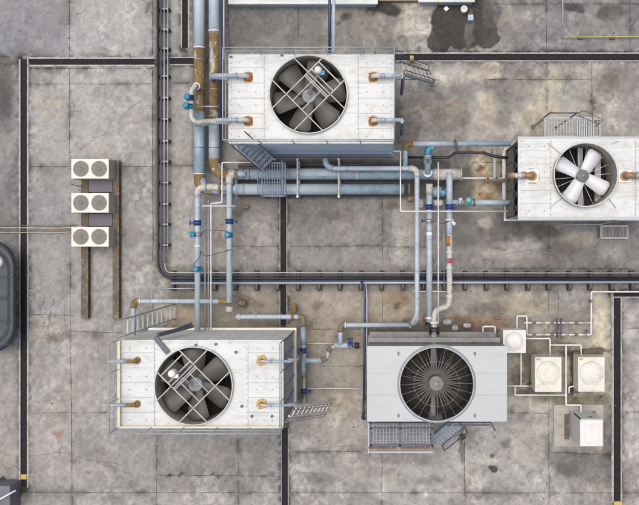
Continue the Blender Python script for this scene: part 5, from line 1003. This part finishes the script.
# white pipes of the units
gw = 'thin white pipes of the small units'
def wpipe(label, pts, r=.032): return pipe(label, [(x, y, .35) for x, y in pts], r, 'pipew', .05, 10, gw)
wpipe('white pipe framing the corner above the drain and leaving at the right edge', [(527, 334.7), (591, 334.7), (591.5, 291.8), (700, 291.5)])
wpipe('white pipe joining the square unit to the valve rack', [(517, 334), (517, 316), (526.8, 316), (527.2, 334.7)])
wpipe('white pipe along the upper side of the valve rack', [(524, 322.8), (591, 322.8)])
wpipe('white pipe stepping from the square unit to the left beige unit', [(523, 338.5), (550, 338.5), (550, 356)])
wpipe('white pipe linking the tops of the two beige units', [(550, 345), (581, 345), (581.5, 357)])
wpipe('white pipe running down between the two beige units to the plinth', [(566, 345), (566, 405), (581, 405), (581, 415)], .038)
wpipe('white pipe running down from the square unit', [(521, 350), (521, 386)])
wpipe('white pipe from the centre tower into the left beige unit', [(505, 386), (537, 386)])
wpipe('white pipe in a low loop under the left beige unit', [(515, 387), (515, 395), (566, 395)])
wpipe('short white pipe hooking under the left side of the right beige unit', [(569, 393), (569, 387), (580, 385)])
t = thing('valve_rack', W(559, 328, 0), 'dark valves and clamps bridging the two level white pipes above the beige units', 'valves')
for x in (534, 543, 552, 567, 576, 585):
    for y in (322.8, 334.7): q = MB(); p = W(x, y, .35); q.tube([p-Vector((.07, 0, 0)), p+Vector((.07, 0, 0))], .045, 10); q.build('clamp', M['hub' if int(x) % 2 else 'tan'], t)
for x in (557, 561): q = MB(); q.tube([W(x, 318, .42), W(x, 337.5, .42)], .035, 10); q.build('valve_stem', M['raildk'], t)
for x, y in ((587.5, 331), (558, 320), (560, 335), (590.5, 301)): q = MB(); p = W(x, y, .38); q.cyl((p.x, p.y, 0), .06, .3, .46, 12); q.build('valve', M['raildk'], t)
p = W(523, 379, .2); t = thing('pipe_coil', (p.x, p.y, 0), 'small dark coil of hose on the slab left of the left beige unit', 'hose'); q = MB(); q.tube([(p.x+.11*math.cos(2*math.pi*k/20), p.y+.13*math.sin(2*math.pi*k/20), .03) for k in range(20)], .02, 8, closed=True); q.build('hose', M['raildk'], t)
q = MB(); p = W(530, 387, .3)
for k in range(5): q.cyl((W(529+k*2, 386-((k % 2)*2), .3).x, W(0, 386-((k % 2)*2), .3).y, 0), .04, .0, .44, 10)
o = q.build('valve_cluster', M['tan'], None, (p.x, p.y, 0)); tag(o, 'cluster of small tan valves at the left side of the left beige unit', 'valves')

# ---------------------------------------------------------------- left edge and small loose things
a = W(-34, 0, 0); t = thing('water_tank', W(-12, 297, 0), 'dark slate blue rounded tank cut by the left border', 'tank')
def rrect(x0_, y0_, x1_, y1_, r, z, n=8):
    out = []
    for cx, cy, a0 in ((x1_-r, y1_-r, 0), (x0_+r, y1_-r, 90), (x0_+r, y0_+r, 180), (x1_-r, y0_+r, 270)):
        for k in range(n+1): q_ = R(a0+90*k/n); out.append((cx+r*math.cos(q_), cy+r*math.sin(q_), z))
    return out
def layered(prof, mi=0):
    q = MB(); rings = []; n = None
    for x0_, y0_, x1_, y1_, r, z in prof:
        A = W(x0_, y1_, z); B = W(x1_, y0_, z); k = .04*(1-z/H); rr = rrect(A.x, A.y, B.x, B.y, r*k, z); rings.append(rr); n = len(rr)
    vs = [p for r_ in rings for p in r_]; fs = [(i*n+j, i*n+(j+1) % n, (i+1)*n+(j+1) % n, (i+1)*n+j) for i in range(len(rings)-1) for j in range(n)]
    q.add(vs, fs, mi, True); q.add(rings[-1], [tuple(range(n))], mi); return q
layered([(-50, 246, 12, 350, 22, 0), (-52, 242, 15, 352, 24, .5), (-53, 240, 15.8, 353, 25, .9), (-52, 242, 14.8, 352, 24, 1.05), (-49, 248, 11, 346, 22, 1.12), (-48, 250, 9, 344, 20, 1.02), (-46, 253, 7, 341, 19, 1.0)]).build('shell', M['tank'], t)
q = MB()
for y in (277, 298, 322): p = W(0, y, 1.15); q.box((W(-40, y, 1.15).x, p.y-.02, 1.0), (W(11, y, 1.15).x, p.y+.02, 1.15))
q.build('rib', M['tank'], t)
q = MB(); p = W(-4, 262, 1.1); q.lathe((p.x, p.y), [(.001, 1.2), (.20, 1.19), (.235, 1.15), (.25, 1.0)], 28); q.build('lid', M['sticker'], t)
a = W(-40, 560, .9); c = W(10, 486, .9); q = MB(); q.bbox((a.x, a.y, 0), (c.x, c.y, .9), .05); o = q.build('equipment_box', M['grey'], None, ((a.x+c.x)/2, (a.y+c.y)/2, 0)); tag(o, 'dark grey box in the bottom left corner under the white tube', 'box')
pipe('white tube slanting out over the grey box in the bottom left corner', [(-25, 512, 1.2), (0, 499, 1.2), (15.8, 490.3, 1.2)], .033, 'pipew', .05, 10, gt)
p = W(446.3, 8.7, .1); q = MB(); rot = R(45); vs = []
for z in (0, .12):
    for k in range(4): vs.append((p.x+.11*math.cos(rot*0+k*math.pi/2), p.y+.11*math.sin(rot*0+k*math.pi/2), z))
q.add(vs, [(3, 2, 1, 0), (4, 5, 6, 7)]+[(k, (k+1) % 4, 4+(k+1) % 4, 4+k) for k in range(4)]); o = q.build('block', M['sticker'], None, (p.x, p.y, 0)); tag(o, 'small white square block turned on its corner at the top edge of the wet stain', 'block')
p = W(464, 9.5, .2); q = MB(); q.lathe((p.x, p.y), [(.12, 0), (.13, .28), (.135, .30), (.115, .305), (.10, .05), (.001, .04)], 24); q.tube([(p.x-.12, p.y, .28), (p.x-.04, p.y-.10, .34), (p.x+.12, p.y, .28)], .008, 6, .05); o = q.build('bucket', M['sticker'], None, (p.x, p.y, 0)); tag(o, 'small round white bucket on the wet stain at the top', 'bucket')
p = W(470.7, 17.5, .2); q = MB(); q.bbox((p.x-.11, p.y-.12, 0), (p.x+.11, p.y+.12, .22), .03); q.cyl((p.x, p.y, 0), .04, .22, .26, 12); o = q.build('jerrycan', M['pipe'], None, (p.x, p.y, 0)); tag(o, 'small pale blue can beside the white bucket', 'can')
p = W(411.7, 58, .6); q = MB(); q.bbox((p.x-.07, p.y-.09, .0), (p.x+.08, p.y+.10, .6), .02); o = q.build('junction_box', M['yellow'], None, (p.x, p.y, 0)); tag(o, 'small yellowish box over the drain at the head of the ladder', 'box')
# weeds
def leaves(x, y, n, s, m, label, name='weed', z=.0, cat='weed', spread=1.0, up=.5):
    c = W(x, y, 0); q = MB()
    for i in range(n):
        a = random.uniform(0, 2*math.pi); d = abs(random.gauss(0, .5))*spread*s*2; b_ = Vector((c.x+math.cos(a)*d*.6, c.y+math.sin(a)*d*.6, .004+random.random()*.02)); a2 = a+random.uniform(-.8, .8); u = Vector((math.cos(a2), math.sin(a2), up*random.uniform(.2, 1.2))).normalized(); v = Vector((-u.y, u.x, 0)).normalized(); l = s*random.uniform(.5, 1.2); w = l*random.uniform(.16, .3)
        q.add([b_, b_+u*l*.5+v*w*.5, b_+u*l+Vector((0, 0, -.1*l)), b_+u*l*.5-v*w*.5], [(0, 1, 2, 3)])
    o = q.build(name, M[m], None, (c.x, c.y, 0)); return tag(o, label, cat)
leaves(462.5, 437, 90, .11, 'dleaf', 'dark dry weed sprawling over a joint below the stair of the centre tower', up=.3)
leaves(20, 490.5, 120, .13, 'leaf', 'green weeds around the lower end of the long left drain'); leaves(3, 480, 60, .12, 'leaf', 'green weeds above the grey box at the left border'); leaves(14, 482, 50, .11, 'leaf', 'small weeds between the grey box and the drain')
leaves(592.3, 102, 30, .10, 'leaf', 'tuft of green weed in a joint above the right tower'); leaves(593, 108, 14, .07, 'leaf', 'smaller tuft of weed in the same joint, nearer the right tower platform')
leaves(548, 248, 26, .08, 'leaf', 'little weed in the joint above the long pipe run at right')
for i, (x, y, lb) in enumerate(((575, 399, 'moss patch below the beige units'), (600, 397, 'moss patch right of the beige units near the drain'))):
    o = leaves(x, y, 260, .045, 'leaf', None, 'moss', cat=None, spread=6, up=.3); o['kind'] = 'stuff'
# grit and fallen leaves, uncountable
q = MB()
for i in range(2600):
    x = random.uniform(0, 639); y = random.uniform(0, 505)
    if random.random() < .45: x, y = random.choice([(random.gauss(20, 1.2), y), (random.gauss(28.5, 1.0), y), (random.gauss(281, 3), random.uniform(200, 505)), (random.gauss(613, 1.5), y), (x, random.gauss(61.5, 2.5)), (x, random.gauss(288, 3)), (random.gauss(164, 5), random.uniform(0, 270)), (random.gauss(548, 1.5), y), (random.gauss(70.5, 1), y)])
    p = W(x, y, .002); s = random.uniform(.006, .022) * (1 if random.random() < .93 else 2.0); a = random.uniform(0, 3.1); n = random.choice((4, 5))
    q.add([(p.x+s*math.cos(a+k*2*math.pi/n)*random.uniform(.6, 1), p.y+s*math.sin(a+k*2*math.pi/n)*random.uniform(.6, 1), .008+s*.4*random.random()) for k in range(n)], [tuple(range(n))], random.choice((0, 0, 1, 2)))
o = q.build('grit', [M['dleaf'], M['kerbst'], M['tan']]); tag(o, kind='stuff')
